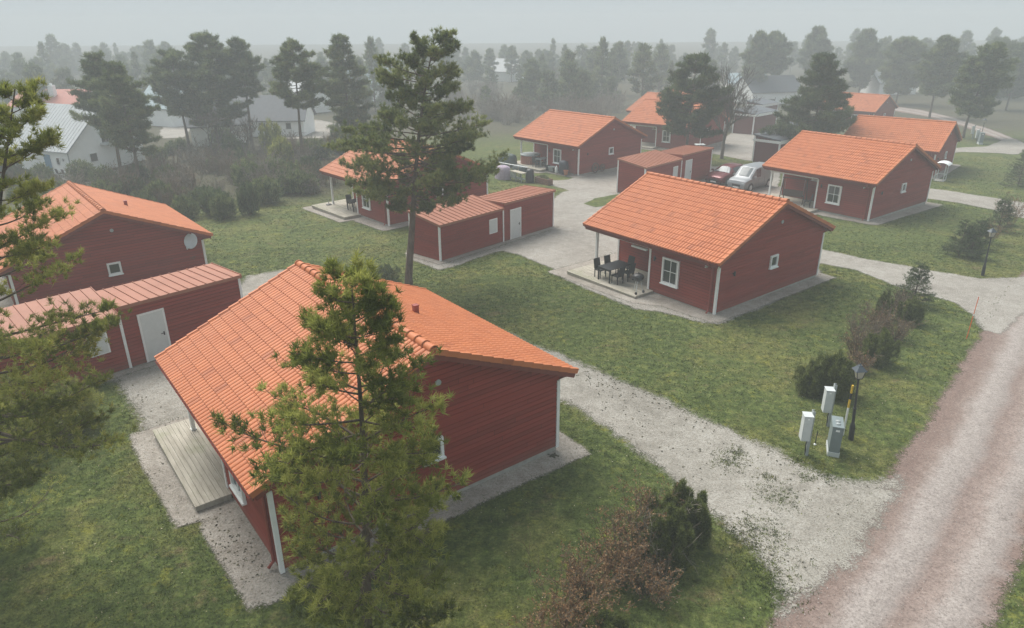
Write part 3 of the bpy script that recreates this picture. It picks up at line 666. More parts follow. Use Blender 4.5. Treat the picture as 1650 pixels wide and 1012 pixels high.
# ================================================================ other buildings in the fog
def simple_house(name, label, cat, corner, ang, L, W, he, rise, wall, roof, seams=0, wins=(), door=None, mono=False, trim=None, group=None, over=.35):
    """corner: world point; local x runs along the eave wall from the corner, local y across the gable"""
    z = min(float(gz(corner[0], corner[1])), float(gz(corner[0] + math.cos(ang) * L, corner[1] + math.sin(ang) * L)))
    r = empty(name, (corner[0], corner[1], z), ang); tag(r, label, cat, group)
    w = MB(); zr = he + rise
    if mono: w.add([(0, 0, -.8), (L, 0, -.8), (L, W, -.8), (0, W, -.8), (0, 0, he), (L, 0, he), (L, W, zr), (0, W, zr)], [(0, 1, 5, 4), (1, 2, 6, 5), (2, 3, 7, 6), (3, 0, 4, 7)])
    else: w.add([(0, 0, -.8), (L, 0, -.8), (L, W, -.8), (0, W, -.8), (0, 0, he), (L, 0, he), (L, W, he), (0, W, he), (0, W / 2, zr), (L, W / 2, zr)], [(0, 1, 5, 4), (2, 3, 7, 6), (1, 2, 6, 9, 5), (3, 0, 4, 8, 7)])
    w.build('wall', wall, r)
    m = MB(); T = .12
    if mono: sl = [(-over, 0)]; segs = [((-over, he - over * rise / W), (W + over, zr + over * rise / W))]
    else: k = rise / (W / 2); segs = [((-over, he - over * k), (W / 2, zr)), ((W + over, he - over * k), (W / 2, zr))]
    for (ya, za), (yb, zb) in segs:
        m.add([(-over, ya, za + T), (L + over, ya, za + T), (L + over, yb, zb + T), (-over, yb, zb + T), (-over, ya, za), (L + over, ya, za), (L + over, yb, zb), (-over, yb, zb)],
              [(0, 1, 2, 3), (7, 6, 5, 4), (0, 4, 5, 1), (1, 5, 6, 2), (2, 6, 7, 3), (3, 7, 4, 0)])
        if seams:
            n = int((L + 2 * over) / seams)
            for i in range(n + 1):
                x = -over + .03 + (L + 2 * over - .06) * i / n; m.bar((x, ya, za + T + .012), (x, yb, zb + T + .012), .03, .03)
    rf = m.build('roof', roof, r)
    if trim:
        for x, y, zt in ((0, 0, he), (L, 0, he), (0, W, zr if mono else he), (L, W, zr if mono else he)):
            MB().box(x - .07, y - .07, 0, x + .07, y + .07, zt - .02).build('corner_board', trim, r)
        if mono: MB().box(-over - .01, -over - .04, he - .28, L + over, -over - .001, he + .05).box(-over - .04, -over, he - .25, -over - .011, W + over, he + .0).build('fascia', trim, r)
    for (side, s0, zc, ww, hh) in wins:
        if side == 'e': window(r, (s0, 0, zc), (1, 0, 0), (0, -1, 0), ww, hh, 1, 1, .06, False)
        else: window(r, (0 if side == 'g' else L, s0, zc), (0, 1, 0), (-1 if side == 'g' else 1, 0, 0), ww, hh, 1, 1, .06, False)
    if door: MB().box(door[0], -.06, .1, door[0] + .95, 0, 2.1).build('door', door[1], r)
    return r
def ang_to(p, q_): return math.atan2(q_[1] - p[1], q_[0] - p[0])
# ================================================================ vegetation
M['needle'] = needle_mat('pine_needles', (.060, .084, .030), (.115, .150, .058), (.21, .24, .10), trans=.4)
M['needle_mid'] = needle_mat('mid_pine_needles', (.072, .098, .030), (.145, .178, .056), (.26, .285, .10), trans=.45)
M['needle_olive'] = needle_mat('olive_pine_needles', (.115, .14, .028), (.23, .255, .055), (.40, .40, .11), trans=.5)
M['needle_dark'] = needle_mat('dark_needles', (.042, .064, .026), (.082, .115, .045), (.14, .18, .075), trans=.35)
M['needle_yew'] = needle_mat('shrub_needles', (.065, .085, .022), (.125, .150, .042), (.21, .235, .072), trans=.4)
M['beech'] = needle_mat('brown_leaves', (.14, .070, .034), (.26, .145, .070), (.38, .25, .13), trans=.35)
M['twig'] = plain('bare_twigs', (.22, .19, .155), .9, var=.3, scale=5)
M['twigred'] = plain('reddish_twigs', (.15, .115, .08), .9, var=.3, scale=5)
M['yellowleaf'] = needle_mat('yellow_leaves', (.07, .065, .02), (.14, .12, .04), (.22, .18, .07))

def unit(a): return a / (np.linalg.norm(a, axis=-1, keepdims=True) + 1e-9)
def tufts(C, A, n, L, W, spread, rg, var=None, jit=.25):
    N = len(C)
    D = unit(A[:, None, :] + rg.normal(size=(N, n, 3)) * spread)
    Ln = L * rg.uniform(.65, 1.15, (N, n, 1)); B = C[:, None, :] + rg.normal(size=(N, n, 3)) * L * jit
    Sd = unit(np.cross(D, rg.normal(size=(N, n, 3)))) * W / 2
    V = np.stack([B - Sd, B + Sd, B + D * Ln], 2).reshape(-1, 3)
    F = np.arange(len(V)).reshape(-1, 3)
    v = rg.uniform(0, 1, N) if var is None else var
    vv = np.clip(np.repeat(v, n) + rg.normal(size=N * n) * .12, 0, 1); return V, F, np.repeat(vv, 3)
def leaves(C, size, rg):
    N = len(C); a = unit(rg.normal(size=(N, 3))) * size * .7; b = unit(np.cross(a, rg.normal(size=(N, 3)))) * size * .32
    V = np.stack([C - a, C + b, C + a, C - b], 1).reshape(-1, 3); return V, np.arange(4 * N).reshape(-1, 4), np.repeat(rg.uniform(0, 1, N), 4)
class Tubes:
    def __init__(s): s.V = []; s.F = []; s.n = 0
    def add(s, P, Rr, k=5):
        P = np.asarray(P, float); Rr = np.broadcast_to(np.asarray(Rr, float), (len(P),)); T = np.gradient(P, axis=0); T = unit(T)
        ref = np.where(np.abs(T[:, 2:3]) > .9, np.array([[1., 0, 0]]), np.array([[0, 0, 1.]])); U = unit(np.cross(T, ref)); W = np.cross(T, U)
        th = np.arange(k) * 2 * np.pi / k
        V = (P[:, None, :] + (U[:, None, :] * np.cos(th)[None, :, None] + W[:, None, :] * np.sin(th)[None, :, None]) * Rr[:, None, None]).reshape(-1, 3)
        m = len(P); i = np.arange(m - 1)[:, None] * k; j = np.arange(k)[None, :]; j2 = (j + 1) % k
        F = np.stack([i + j, i + j2, i + k + j2, i + k + j], -1).reshape(-1, 4) + s.n
        s.V.append(V); s.F.append(F); s.n += len(V)
    def get(s): return np.concatenate(s.V), np.concatenate(s.F)
def dirv(az, el): return np.array([math.cos(az) * math.cos(el), math.sin(az) * math.cos(el), math.sin(el)])

def pine(H, crown0, env, nb, r0, seed, sub=8, tuf=5, nn=14, nl=.11, nw=.018, lean=(0, 0), curve=0, low=0, spread=.55, flat=.5, twigk=3, up=.35, dead=6, minr=.006, inner=.28, tel=(-.05, .55), gap=0, jit=.25):
    """env(t, az) -> reach in metres, t = 0 at the crown base, 1 at the top. Returns trunk (V,F), crown (V,F,var)"""
    rg = np.random.default_rng(seed); T = Tubes()
    zs = np.linspace(-.3, H, 22); ph = rg.uniform(0, 6)
    def tp(z):
        k = max(z, 0) / H; return np.array([lean[0] * k ** 1.3 + curve * math.sin(k * 5 + ph) * .5, lean[1] * k ** 1.3 + curve * math.cos(k * 4 + ph) * .5, z])
    T.add([tp(z) for z in zs], [r0 * (1.25 if z < 0 else (1 - .93 * (max(z, 0) / H) ** .9)) for z in zs], 9)
    C = []; A = []; Vr = []
    for i in range(nb + dead):
        isdead = i >= nb
        t = ((i + rg.uniform(0, 1)) / nb) ** .92 if not isdead else rg.uniform(-.45, .1)
        z = crown0 + (H - crown0) * min(t, .985); az = i * 2.39996 + rg.normal() * .35
        Rr = env(max(t, 0), az) * rg.uniform(.62, 1.08) if not isdead else rg.uniform(.3, 1.0)
        if Rr < .12: continue
        if gap and not isdead and math.sin(az * 2.3 + t * 13 + seed) + math.sin(az - t * 21 + seed * 2) < -2 + gap * 2: continue
        el = -.05 + up * t + rg.normal() * .10; st = tp(max(z - Rr * (.10 + .3 * t), .3)); k = 6; P = []
        bend = rg.normal() * .35
        for j in range(k):
            f = j / (k - 1); P.append(st + dirv(az + bend * f, 0) * Rr * f + np.array([0, 0, Rr * (math.tan(max(el, -.3)) * f + .10 * f * f - (.10 * math.sin(f * 3.1) if t < .4 else 0))]))
        P = np.array(P); rb = max(minr, .008 + .012 * Rr)
        T.add(P, np.linspace(rb, rb * .25, k), 5 if Rr > 1 else 4)
        if isdead: continue
        bd = unit(P[-1] - P[0]); ns = max(3, int(sub * (.4 + Rr / 2.2))); bv = rg.uniform(.1, .9)
        for sgn in range(ns):
            f = 1 - (sgn / ns) * (1 - inner); f = max(inner * .8, f + rg.normal() * .04); f = min(f, 1)
            b0 = np.array([np.interp(f * (k - 1), range(k), P[:, c]) for c in range(3)])
            a2 = rg.choice([-1, 1]) * rg.uniform(.3, 1.25) if f < .97 else rg.normal() * .2
            d2 = dirv(math.atan2(bd[1], bd[0]) + a2, rg.uniform(*tel) + .25 * t); l2 = (.20 + .30 * Rr * (1.12 - f)) * rg.uniform(.6, 1.2) + .05
            e = b0 + d2 * l2; T.add(np.array([b0, b0 + d2 * l2 * .5 + [0, 0, .02], e]), [max(minr * .7, .007), max(minr * .6, .005), minr * .5], twigk)
            for q_ in range(tuf):
                g = 1 - q_ / tuf * .85; c = b0 + (e - b0) * g + rg.normal(size=3) * np.array([1, 1, flat]) * l2 * .22
                C.append(c); A.append(unit(d2 * .6 + np.array([0, 0, .75]) + rg.normal(size=3) * .35)); Vr.append(np.clip(bv + rg.normal() * .22, 0, 1))
    top = tp(H)
    for _ in range(5): C.append(top + rg.normal(size=3) * .08); A.append(np.array([0, 0, 1.])); Vr.append(.5)
    V, F, v = tufts(np.array(C), np.array(A), nn, nl, nw, spread, rg, np.array(Vr), jit)
    return T.get(), (V, F, v)
def env_tab(tab, depth=.85):
    """tab rows: (t, reach to the left, reach to the right)"""
    ts = [r[0] for r in tab]; l = [r[1] for r in tab]; r_ = [r[2] for r in tab]
    def f(t, az):
        a = np.interp(t, ts, l); b = np.interp(t, ts, r_); c = math.cos(az); k = abs(c); m = (a + b) / 2 * depth
        return (b if c > 0 else a) * k + m * (1 - k)
    return f
def env_round(R_, peak=.35, top=.25):
    return lambda t, az: R_ * (np.interp(t, [0, peak, .75, 1], [.6, 1, .72, top]) * (1 + .22 * math.sin(az * 2 + R_ * 3 + t * 9)))
def env_cone(R_): return lambda t, az: R_ * (1 - t) ** .85 * (1 + .1 * math.sin(az * 3)) + .05
def put_tree(name, loc, parts, label, cat, group=None, mats=None, rz=0, crown_name='crown'):
    (tv, tf), (cv, cf, cr) = parts; r = empty(name, loc, rz)
    np_mesh('trunk', tv, tf, mats[0], r, smooth=True); np_mesh(crown_name, cv, cf, mats[1], r, var=cr); return tag(r, label, cat, group)

# ---- the tall pine in the middle
g0 = at(655, 458)
tabM = [(0, .9, 1.3), (.08, 1.6, 2.4), (.16, 2.7, 3.5), (.24, 3.5, 4.4), (.33, 3.7, 4.6), (.42, 4.0, 4.2), (.50, 3.5, 3.8), (.56, 2.6, 3.4), (.62, 1.8, 2.9), (.68, 1.5, 1.8), (.78, 2.3, 1.5), (.86, 2.2, 1.5), (.94, 1.7, 1.3), (1, .9, .9)]
put_tree('pine_tree', (g0.x, g0.y, g0.z), pine(12.25, 4.1, env_tab(tabM, .8), 126, .21, 11, sub=11, tuf=5, nn=20, nl=.19, nw=.03, gap=.52, jit=.14, lean=(2.15, .3), curve=.25, flat=.8, spread=.75, up=.30, dead=9, minr=.009, inner=.42, tel=(-.15, .95)),
         'tall leaning pine with a bare lower trunk between the nearest cottage and a storage shed', 'pine tree', mats=(M['bark'], M['needle_mid']))
# ---- foreground pine before the nearest cottage
g1 = at(600, 1090)
tabF = [(0, 1.3, 1.2), (.10, 1.6, 1.5), (.25, 1.9, 1.8), (.42, 2.3, 1.8), (.55, 2.3, 1.6), (.66, 1.8, 1.3), (.74, 1.1, .95), (.84, .8, .75), (.93, .5, .5), (1, .2, .22)]
put_tree('pine_tree', (g1.x, g1.y, g1.z), pine(8.62, 1.6, env_tab(tabF, .9), 94, .125, 5, sub=12, tuf=4, nn=24, nl=.155, nw=.019, gap=.36, jit=.11, lean=(.38, .1), curve=.12, flat=.9, spread=.75, up=.42, dead=7, inner=.3, tel=(-.2, .8)),
         'bushy olive green pine rising in front of the nearest cottage roof', 'pine tree', mats=(M['bark'], M['needle_olive']))
# ---- pine at the left edge: trunk stands off the frame and leans in
g2 = Vector((-12.7, 12.6, float(gz(-12.7, 12.6))))
tabL = [(0, .8, 2.0), (.12, 1.4, 3.2), (.28, 1.6, 4.0), (.40, 1.8, 3.6), (.52, 1.6, 2.2), (.65, 1.3, 1.5), (.8, 1.0, 1.3), (.92, .7, .9), (1, .25, .3)]
put_tree('pine_tree', tuple(g2), pine(11.1, 3.0, env_tab(tabL, .6), 92, .16, 23, sub=12, tuf=5, nn=24, nl=.15, nw=.018, gap=.2, jit=.12, lean=(2.75, 2.2), curve=.2, flat=.7, spread=.7, up=.35, dead=10),
         'loose pine at the left edge whose branches reach over the storage shed', 'pine tree', mats=(M['bark'], M['needle_olive']))
for (u, v, H, R_, sd, lab) in ((-5, 880, 4.0, 1.5, 31, 'young light green pine at the bottom left edge of the lawn'), (30, 735, 2.6, 1.35, 32, 'low young pine on the left lawn below the storage shed'), (120, 690, 1.5, .9, 33, 'smallest young pine on the left lawn just below the storage shed wall')):
    g = at(u, v); put_tree('young_pine', tuple(g), pine(H, .2, env_round(R_, .2, .2), 46, .05, sd, sub=9, tuf=5, nn=14, nl=.12, nw=.013, flat=.8, spread=.75, up=.6, dead=0), lab, 'young pine', mats=(M['bark'], M['needle_olive']))
# ---- middle distance and background pines
def bgpine(u, v, vtop, H0, R_, seed, label, uo=0, crown=.35, lean=0, nb=60, peak=.4, mat='needle', q_=1.0, tab=None, group='pines in the fog', dz=0):
    g = at(u, v); d = g.y * math.cos(PITCH) + (CAM_H - g.z) * math.sin(PITCH)
    # height from the pixel row of the top
    b = (vtop - CY) / F_PX; tz = math.tan(math.atan(b) + PITCH); H = max(2, CAM_H - g.y * tz - g.z) if H0 is None else H0
    Rm = R_ / F_PX * g.y; s = max(.8, d / 45)
    env = env_round(Rm, peak) if tab is None else env_tab([(a, b_ / F_PX * g.y, c_ / F_PX * g.y) for a, b_, c_ in tab], .85)
    P = pine(H, H * crown, env, nb, .07 + .011 * H, seed, sub=int(9 * q_), tuf=5, nn=9, nl=.24 * s, nw=.045 * s, lean=(lean, 0), curve=.2, flat=.3, spread=.7, up=.3, dead=4, minr=.012 * s, gap=.3, jit=.2, tel=(-.1, .8))
    return put_tree('pine_tree', tuple(g), P, label, 'pine tree', group, mats=(M['bark'], M[mat]))
BG = [
 (199, 292, 84, 48, 'dense pine with a pair beside it, left behind the tiled dish cottage roof', .34, 90, 'needle', None),
 (226, 300, 100, 45, 'dense pine to the right of its close neighbour, behind the dish cottage', .30, 90, 'needle', None),
 (306, 250, 80, 42, 'pine with a double bare trunk before the white house with a dark roof', .42, 70, 'needle', None),
 (353, 245, 52, 52, 'tallest and broadest green pine of the foggy group at left', .25, 100, 'needle', None),
 (408, 240, 62, 30, 'slim pine at the right end of the foggy left group', .5, 55, 'needle', None),
 (491, 264, 67, 42, 'slender pine with a long bare trunk standing alone before the dark roofed white house', .48, 62, 'needle', None),
 (566, 250, 58, 40, 'tall hazy pine left of the tall middle pine', .12, 90, 'needle', None),
 (1106, 262, 92, 54, 'round headed pine hiding the cottage next to the bare tree', .30, 90, 'needle_dark', None),
 (1303, 262, 92, 66, 'broad dark pine standing behind the cottage with the swing', .22, 120, 'needle_dark', [(0, 70, 62), (.15, 72, 70), (.35, 66, 62), (.5, 48, 42), (.65, 34, 34), (.8, 30, 28), (.93, 20, 24), (1, 6, 8)]),
 (1213, 165, 57, 24, 'slim hazy pine behind the broad dark pine, leftmost of three', .3, 60, 'needle', None),
 (1238, 160, 58, 24, 'hazy pine with a visible stem above the dark roofed sheds', .42, 60, 'needle', None),
 (1306, 150, 50, 22, 'hazy pine top rising behind the broad dark pine', .2, 60, 'needle', None),
 (1383, 152, 54, 24, 'hazy conical pine behind the road cottage roof', .15, 70, 'needle', None),
 (1443, 168, 68, 36, 'dense hazy pine right behind the far cottage gable', .2, 90, 'needle', None),
 (1498, 190, 66, 34, 'pine with a bare lower trunk beside the bend of the far road', .32, 80, 'needle', None),
 (1552, 222, 76, 42, 'leaning pine in the grass by the far road and the distant cabinets', .28, 90, 'needle', None),
 (1620, 178, 78, 40, 'hazy pine at the right edge beyond the far road', .25, 80, 'needle', None),
 (1596, 158, 70, 34, 'hazy pine behind the leaning roadside pine', .25, 70, 'needle', None)]
for i, (u, v, vt, R_, lab, cr, nb, mt, tb) in enumerate(BG):
    bgpine(u, v, vt, None, R_, 100 + i, lab, crown=cr, nb=nb, mat=mt, tab=tb, lean={1552: 1.2, 353: .5}.get(u, 0), group=None)

# ---- forest mass: distant trees as one stand, plus shared meshes for trees one can still tell apart
def low_pine(seed, H=11, R_=2.4, crown=.25, env=None):
    P = pine(H, H * crown, env or env_round(R_, .4), 34, .16, seed, sub=6, tuf=3, nn=6, nl=.75, nw=.20, flat=.3, spread=.7, up=.3, dead=2, minr=.03, twigk=3); return P
lows = [low_pine(300, 11, 2.5), low_pine(301, 12, 2.0, .35), low_pine(302, 10, 2.8, .12), low_pine(303, 12, 2.2, .1, env_cone(3.0)), low_pine(304, 9, 3.0, .2)]
def mass(name, pts, seed, mat='needle'):
    rg = np.random.default_rng(seed); TV, TF, CV, CF, CR = [], [], [], [], []; a = b = 0
    for (x, y, s) in pts:
        (tv, tf), (cv, cf, cr) = lows[rg.integers(len(lows))]; th = rg.uniform(0, 6.28); c, s_ = math.cos(th), math.sin(th); Rm = np.array([[c, -s_, 0], [s_, c, 0], [0, 0, 1]]).T * s
        o = np.array([x, y, float(gz(x, y))]); TV.append(tv @ Rm + o); TF.append(tf + a); a += len(tv); CV.append(cv @ Rm + o); CF.append(cf + b); b += len(cv); CR.append(cr)
    r = np_mesh(name, np.concatenate(CV), np.concatenate(CF), M[mat], var=np.concatenate(CR)); kind(r, 'stuff')
    t_ = np_mesh('forest_trunks', np.concatenate(TV), np.concatenate(TF), M['bark'], r); return r
rg = np.random.default_rng(77); pts = []
def free(x, y):
    for (bx, by, r_) in FREE:
        if (x - bx) ** 2 + (y - by) ** 2 < r_ * r_: return False
    return True
FREE = []
for u, v, r_ in ((130, 270, 16), (330, 225, 14), (455, 215, 14), (480, 175, 12), (610, 160, 12), (100, 175, 12), (275, 195, 10), (1240, 150, 20), (1400, 165, 18), (1290, 190, 16), (1080, 190, 14), (900, 230, 14), (1480, 185, 16), (1600, 215, 20)):
    p = at(u, v); FREE.append((p.x, p.y, r_))
for _ in range(1050):
    y = 122 + 150 * rg.uniform(0, 1) ** .8; x = rg.uniform(-1.0, 1.0) * y * .95
    if y < 150 and x > 28: continue
    if y < 125 and x > 16: continue
    if y < 150 and x < -30 and rg.uniform() < .35: continue
    if not free(x, y): continue
    if math.sin(x * .045 + 2 * math.sin(y * .021)) * math.sin(y * .05 + 1.5 * math.sin(x * .017)) + rg.normal() * .45 < -.05: continue
    pts.append((x, y, rg.uniform(.4, .85) * (1.25 if rg.uniform() < .25 else 1)))
mass('distant_forest', pts, 5)

# ---- bare deciduous tree
def bare_tree(H, seed, spread=.5, depth=6, r0=.16, n0=3, trunk=.25, minr=.008):
    rg = np.random.default_rng(seed); T = Tubes(); ends = []
    def rec(p, d, L, r, k):
        n = 4; P = [p]; dd = d.copy()
        for i in range(n):
            dd = unit(dd + rg.normal(size=3) * .10 + np.array([0, 0, .05])); P.append(P[-1] + dd * L / n)
        T.add(P, np.linspace(r, r * .62, n + 1), 6 if k > 3 else 3)
        if k == 0: ends.append(P[-1]); return
        m = rg.integers(2, 4) + (1 if k > 2 else 0)
        for j in range(m):
            f = rg.uniform(.45, 1) if j else 1; idx = f * n; i0 = min(int(idx), n - 1); q0 = P[i0] + (P[i0 + 1] - P[i0]) * (idx - i0)
            nd = unit(dd + rg.normal(size=3) * spread * np.array([1, 1, .7]) + np.array([0, 0, .12])); rec(q0, nd, L * rg.uniform(.62, .86), max(minr, r * .58), k - 1)
    rec(np.array([0, 0, -.2]), np.array([0, 0, 1.]), H * trunk, r0, depth); return T.get(), ends
(tv, tf), ends = bare_tree(9.0, 4, .42, 6, .17, minr=.014)
sc = 1.0
g = at(1163, 256); zt = tv[:, 2].max(); kk = 9.6 / zt
r = np_mesh('bare_tree', tv * kk, tf, M['greybark']); r.location = g; tag(r, 'leafless deciduous tree with fine twigs beside the red cottage and the parked cars', 'bare tree')
for i, (u, v, H, lab) in enumerate(((935, 152, 8, 'hazy leafless tree behind the hot tub cottage'), (965, 150, 8.5, 'second hazy leafless tree behind the hot tub cottage, further right'), (880, 160, 7, 'hazy leafless tree left behind the hot tub cottage'), (345, 262, 6, 'leafless tree among the shrubs before the dark roofed white house'), (395, 268, 5.5, 'leafless tree in the thicket right of the dense green pine'))):
    (tv, tf), _ = bare_tree(H, 40 + i, .45, 5, .12, minr=.02); k2 = H / tv[:, 2].max(); r = np_mesh('bare_tree', tv * k2, tf, M['greybark']); r.location = at(u, v); tag(r, lab, 'bare tree')

# ---- shrubs
def evergreen(R_, H, n, seed, lobes=5, nn=12, nl=.11, nw=.016, upw=1.0, mat='needle_yew'):
    rg = np.random.default_rng(seed); C = []; A = []; T = Tubes(); m = lobes * 4
    for l in range(m):
        a = l * 2.4 + rg.normal() * .3; fr = math.sqrt((l + .3) / m); o = np.array([math.cos(a), math.sin(a), 0]) * R_ * .72 * fr
        h = H * (1 - .42 * fr ** 2) * rg.uniform(.82, 1.08); rr = R_ * rg.uniform(.20, .30); k = n // m; lean = o * rg.uniform(.15, .4)
        s = rg.uniform(.04, 1, k) ** .8; w = rr * np.clip(np.minimum(s * 5, (1.06 - s) * 1.9), 0, 1) ; th = rg.uniform(0, 6.28, k); q_ = rg.uniform(.55, 1.05, k)
        c = np.stack([o[0] + lean[0] * s + np.cos(th) * w * q_, o[1] + lean[1] * s + np.sin(th) * w * q_, s * h], -1); C.append(c)
        A.append(unit(np.stack([np.cos(th) * .5 + o[0] / R_ * .3, np.sin(th) * .5 + o[1] / R_ * .3, np.full(k, upw)], -1)))
        T.add([(0, 0, -.1), o * .6 + [0, 0, h * .3], o + lean * .8 + [0, 0, h * .85]], [.02, .014, .006], 3)
    C = np.concatenate(C); A = np.concatenate(A); ok = C[:, 2] > .02
    return T.get(), tufts(C[ok], A[ok], nn, nl, nw, .45, rg)
def thicket(R_, H, stems, seed, leafn=0, leafs=.035, minr=.005, k=3):
    rg = np.random.default_rng(seed); T = Tubes(); L = []
    for i in range(stems):
        a = rg.uniform(0, 6.28); o = np.array([math.cos(a), math.sin(a), 0]) * R_ * rg.uniform(0, .6); d = unit(np.array([math.cos(a) * .35, math.sin(a) * .35, 1]) + rg.normal(size=3) * .15)
        h = H * rg.uniform(.6, 1.05); P = [o]
        for j in range(4): d = unit(d + rg.normal(size=3) * .09); P.append(P[-1] + d * h / 4)
        T.add(P, np.linspace(minr * 2.2, minr, 5), k)
        for j in range(7):
            f = rg.uniform(.2, .98) * 4; i0 = int(f); b0 = P[i0] + (P[min(i0 + 1, 4)] - P[i0]) * (f - i0); d2 = unit(d + rg.normal(size=3) * .6); l2 = h * rg.uniform(.12, .38); e = b0 + d2 * l2
            T.add([b0, b0 + d2 * l2 * .5 + rg.normal(size=3) * .02, e], [minr * 1.2, minr, minr * .7], 3)
            for _ in range(2): d3 = unit(d2 + rg.normal(size=3) * .5); s3 = b0 + (e - b0) * rg.uniform(.3, .9); T.add([s3, s3 + d3 * l2 * .5], [minr * .9, minr * .6], 3); L.append((s3, s3 + d3 * l2 * .5))
            L.append((b0, e))
    if not leafn: return T.get(), None
    s = rg.integers(0, len(L), leafn); f = rg.uniform(.2, 1, leafn)[:, None]; A0 = np.array([L[i][0] for i in s]); A1 = np.array([L[i][1] for i in s])
    return T.get(), leaves(A0 + (A1 - A0) * f + rg.normal(size=(leafn, 3)) * .03, leafs, rg)
def put_shrub(name, loc, parts, label, cat, mats, group=None, cn='foliage', sc=1):
    r = empty(name, tuple(loc)); (tv, tf), c = parts; np_mesh('stems', tv, tf, mats[0], r)
    if c is not None: np_mesh(cn, c[0], c[1], mats[1], r, var=c[2])
    r.scale = (sc, sc, sc); return tag(r, label, cat, group)
yew = (M['bark'], M['needle_yew']); brn = (M['twigred'], M['beech'])
put_shrub('evergreen_shrub', at(1338, 634), evergreen(.85, 1.6, 3000, 1), 'rounded dark evergreen shrub behind the two post mounted meter boxes', 'evergreen shrub', yew)
put_shrub('evergreen_shrub', at(1308, 632), evergreen(.72, 1.15, 2000, 2), 'lower evergreen shrub touching the left side of the rounded dark one', 'evergreen shrub', yew)
put_shrub('evergreen_shrub', at(1412, 585), evergreen(.68, 1.45, 2000, 3, 4), 'mid green evergreen shrub in the row of brown hedge plants by the road', 'evergreen shrub', yew)
put_shrub('evergreen_shrub', at(1463, 520), evergreen(.6, 1.2, 1500, 4, 4), 'small evergreen shrub at the foot of the little spruce', 'evergreen shrub', yew)
put_shrub('evergreen_shrub', at(1422, 512), evergreen(.35, 1.3, 700, 5, 2), 'thin upright evergreen among the brown hedge plants', 'evergreen shrub', yew)
def spruce(u, v, H, R_, seed, lab, mat='needle_dark'):
    P = pine(H, .12, env_cone(R_), 64, .05, seed, sub=8, tuf=6, nn=10, nl=.07, nw=.016, flat=.3, spread=.9, up=.12, dead=0, minr=.005); return put_tree('spruce', tuple(at(u, v)), P, lab, 'spruce', mats=(M['bark'], M[mat]))
spruce(1471, 490, 2.15, .75, 61, 'little conical spruce at the corner of the drive above the brown hedge')
spruce(1545, 412, 2.1, .85, 62, 'conical spruce leftmost in the shrub group by the upper lamp post')
spruce(1562, 415, 1.9, .85, 63, 'bushy spruce in the middle of the shrub group by the upper lamp post')
spruce(1573, 400, 1.9, .6, 64, 'slim spruce between its bushy neighbour and the upper lamp post')
spruce(1608, 372, 2.3, .8, 65, 'spruce at the back of the shrub group near the upper drive')
spruce(1640, 300, 3.2, 1.6, 66, 'large dark spruce cut by the right edge beyond the upper drive')
spruce(1652, 285, 2.8, 1.5, 67, 'dark spruce at the right edge, behind its larger neighbour')
put_shrub('brown_shrub', at(1626, 362), thicket(.6, 1.9, 26, 70, 1400, .05), 'reddish brown leafy shrub right of the spruces by the upper drive', 'brown shrub', brn, cn='leaves')
put_shrub('brown_shrub', at(1590, 392), thicket(.5, 1.5, 22, 71, 700, .045), 'brown shrub behind the upper lamp post', 'brown shrub', brn, cn='leaves')
k = 0
hedge_lab = ['brown leafy hedge plant right beside the black lamp post', 'brown hedge plant between the rounded dark shrub and the mid green one', 'thin bare hedge plant left of the mid green shrub', 'russet hedge plant just below the thin upright evergreen', 'bare hedge plant left of the little spruce', 'twiggy hedge plant between the small evergreen and the mid green shrub', 'lowest brown hedge plant behind the meter boxes']
for i, (u, v, H, R_, lf) in enumerate(((1383, 598, .7, .35, 500), (1380, 572, .9, .35, 350), (1385, 548, 1.1, .45, 120), (1415, 535, 1.1, .45, 600), (1448, 505, 1.1, .4, 80), (1440, 548, .9, .4, 250), (1360, 612, .6, .3, 200))):
    put_shrub('brown_shrub', at(u, v), thicket(R_ * 1.35, H * 1.1, 46, 80 + i, int(lf * 1.6), .045), hedge_lab[i], 'brown shrub', brn, cn='leaves')
# foreground clump at the bottom
put_shrub('evergreen_shrub', at(1098, 868), evergreen(.72, 1.6, 4200, 11, 5, 14), 'dense dark green shrub at the back of the bottom clump beside the white drive', 'evergreen shrub', yew)
put_shrub('evergreen_shrub', at(1068, 905), evergreen(.72, 1.6, 4200, 12, 6, 14), 'olive green shrub in front of the dark green one in the bottom clump', 'evergreen shrub', yew)
put_shrub('evergreen_shrub', at(965, 1050), evergreen(.7, 1.0, 2600, 13, 5, 14), 'low green shrub at the bottom edge under the brown leafy branches', 'evergreen shrub', yew)
fl = ['tall russet leafy plant standing left of the olive green shrub', 'brown leafy plant filling the middle of the bottom clump', 'brown leafy plant at the left of the bottom clump', 'brown leafy plant at the very bottom of the clump', 'sparse brown plant at the right foot of the bottom clump', 'bare twiggy plant at the top left of the bottom clump', 'bare twiggy plant on the lawn left of the bottom clump', 'russet plant at the bottom edge left of the low green shrub', 'grey bare shrub leaning over the olive green shrub']
for i, (u, v, H, R_, st, lf, mt) in enumerate(((1030, 880, 1.75, .28, 16, 1300, brn), (1000, 930, 1.25, .6, 34, 2200, brn), (945, 960, 1.1, .6, 30, 1900, brn), (930, 1020, 1.2, .6, 30, 2000, brn), (1045, 960, .9, .5, 30, 900, brn), (985, 880, 1.3, .5, 9, 60, brn), (890, 990, 1.7, .4, 4, 15, brn), (900, 1060, 1.2, .6, 24, 1600, brn), (1050, 905, 1.7, .4, 7, 0, (M['twig'], M['beech'])))):
    put_shrub('brown_shrub', at(u, v), thicket(R_ * 1.0, H * 1.02, int(st * 1.3), 120 + i, int(lf * 1.35), .045, .004), fl[i], 'brown shrub', mt, cn='leaves')
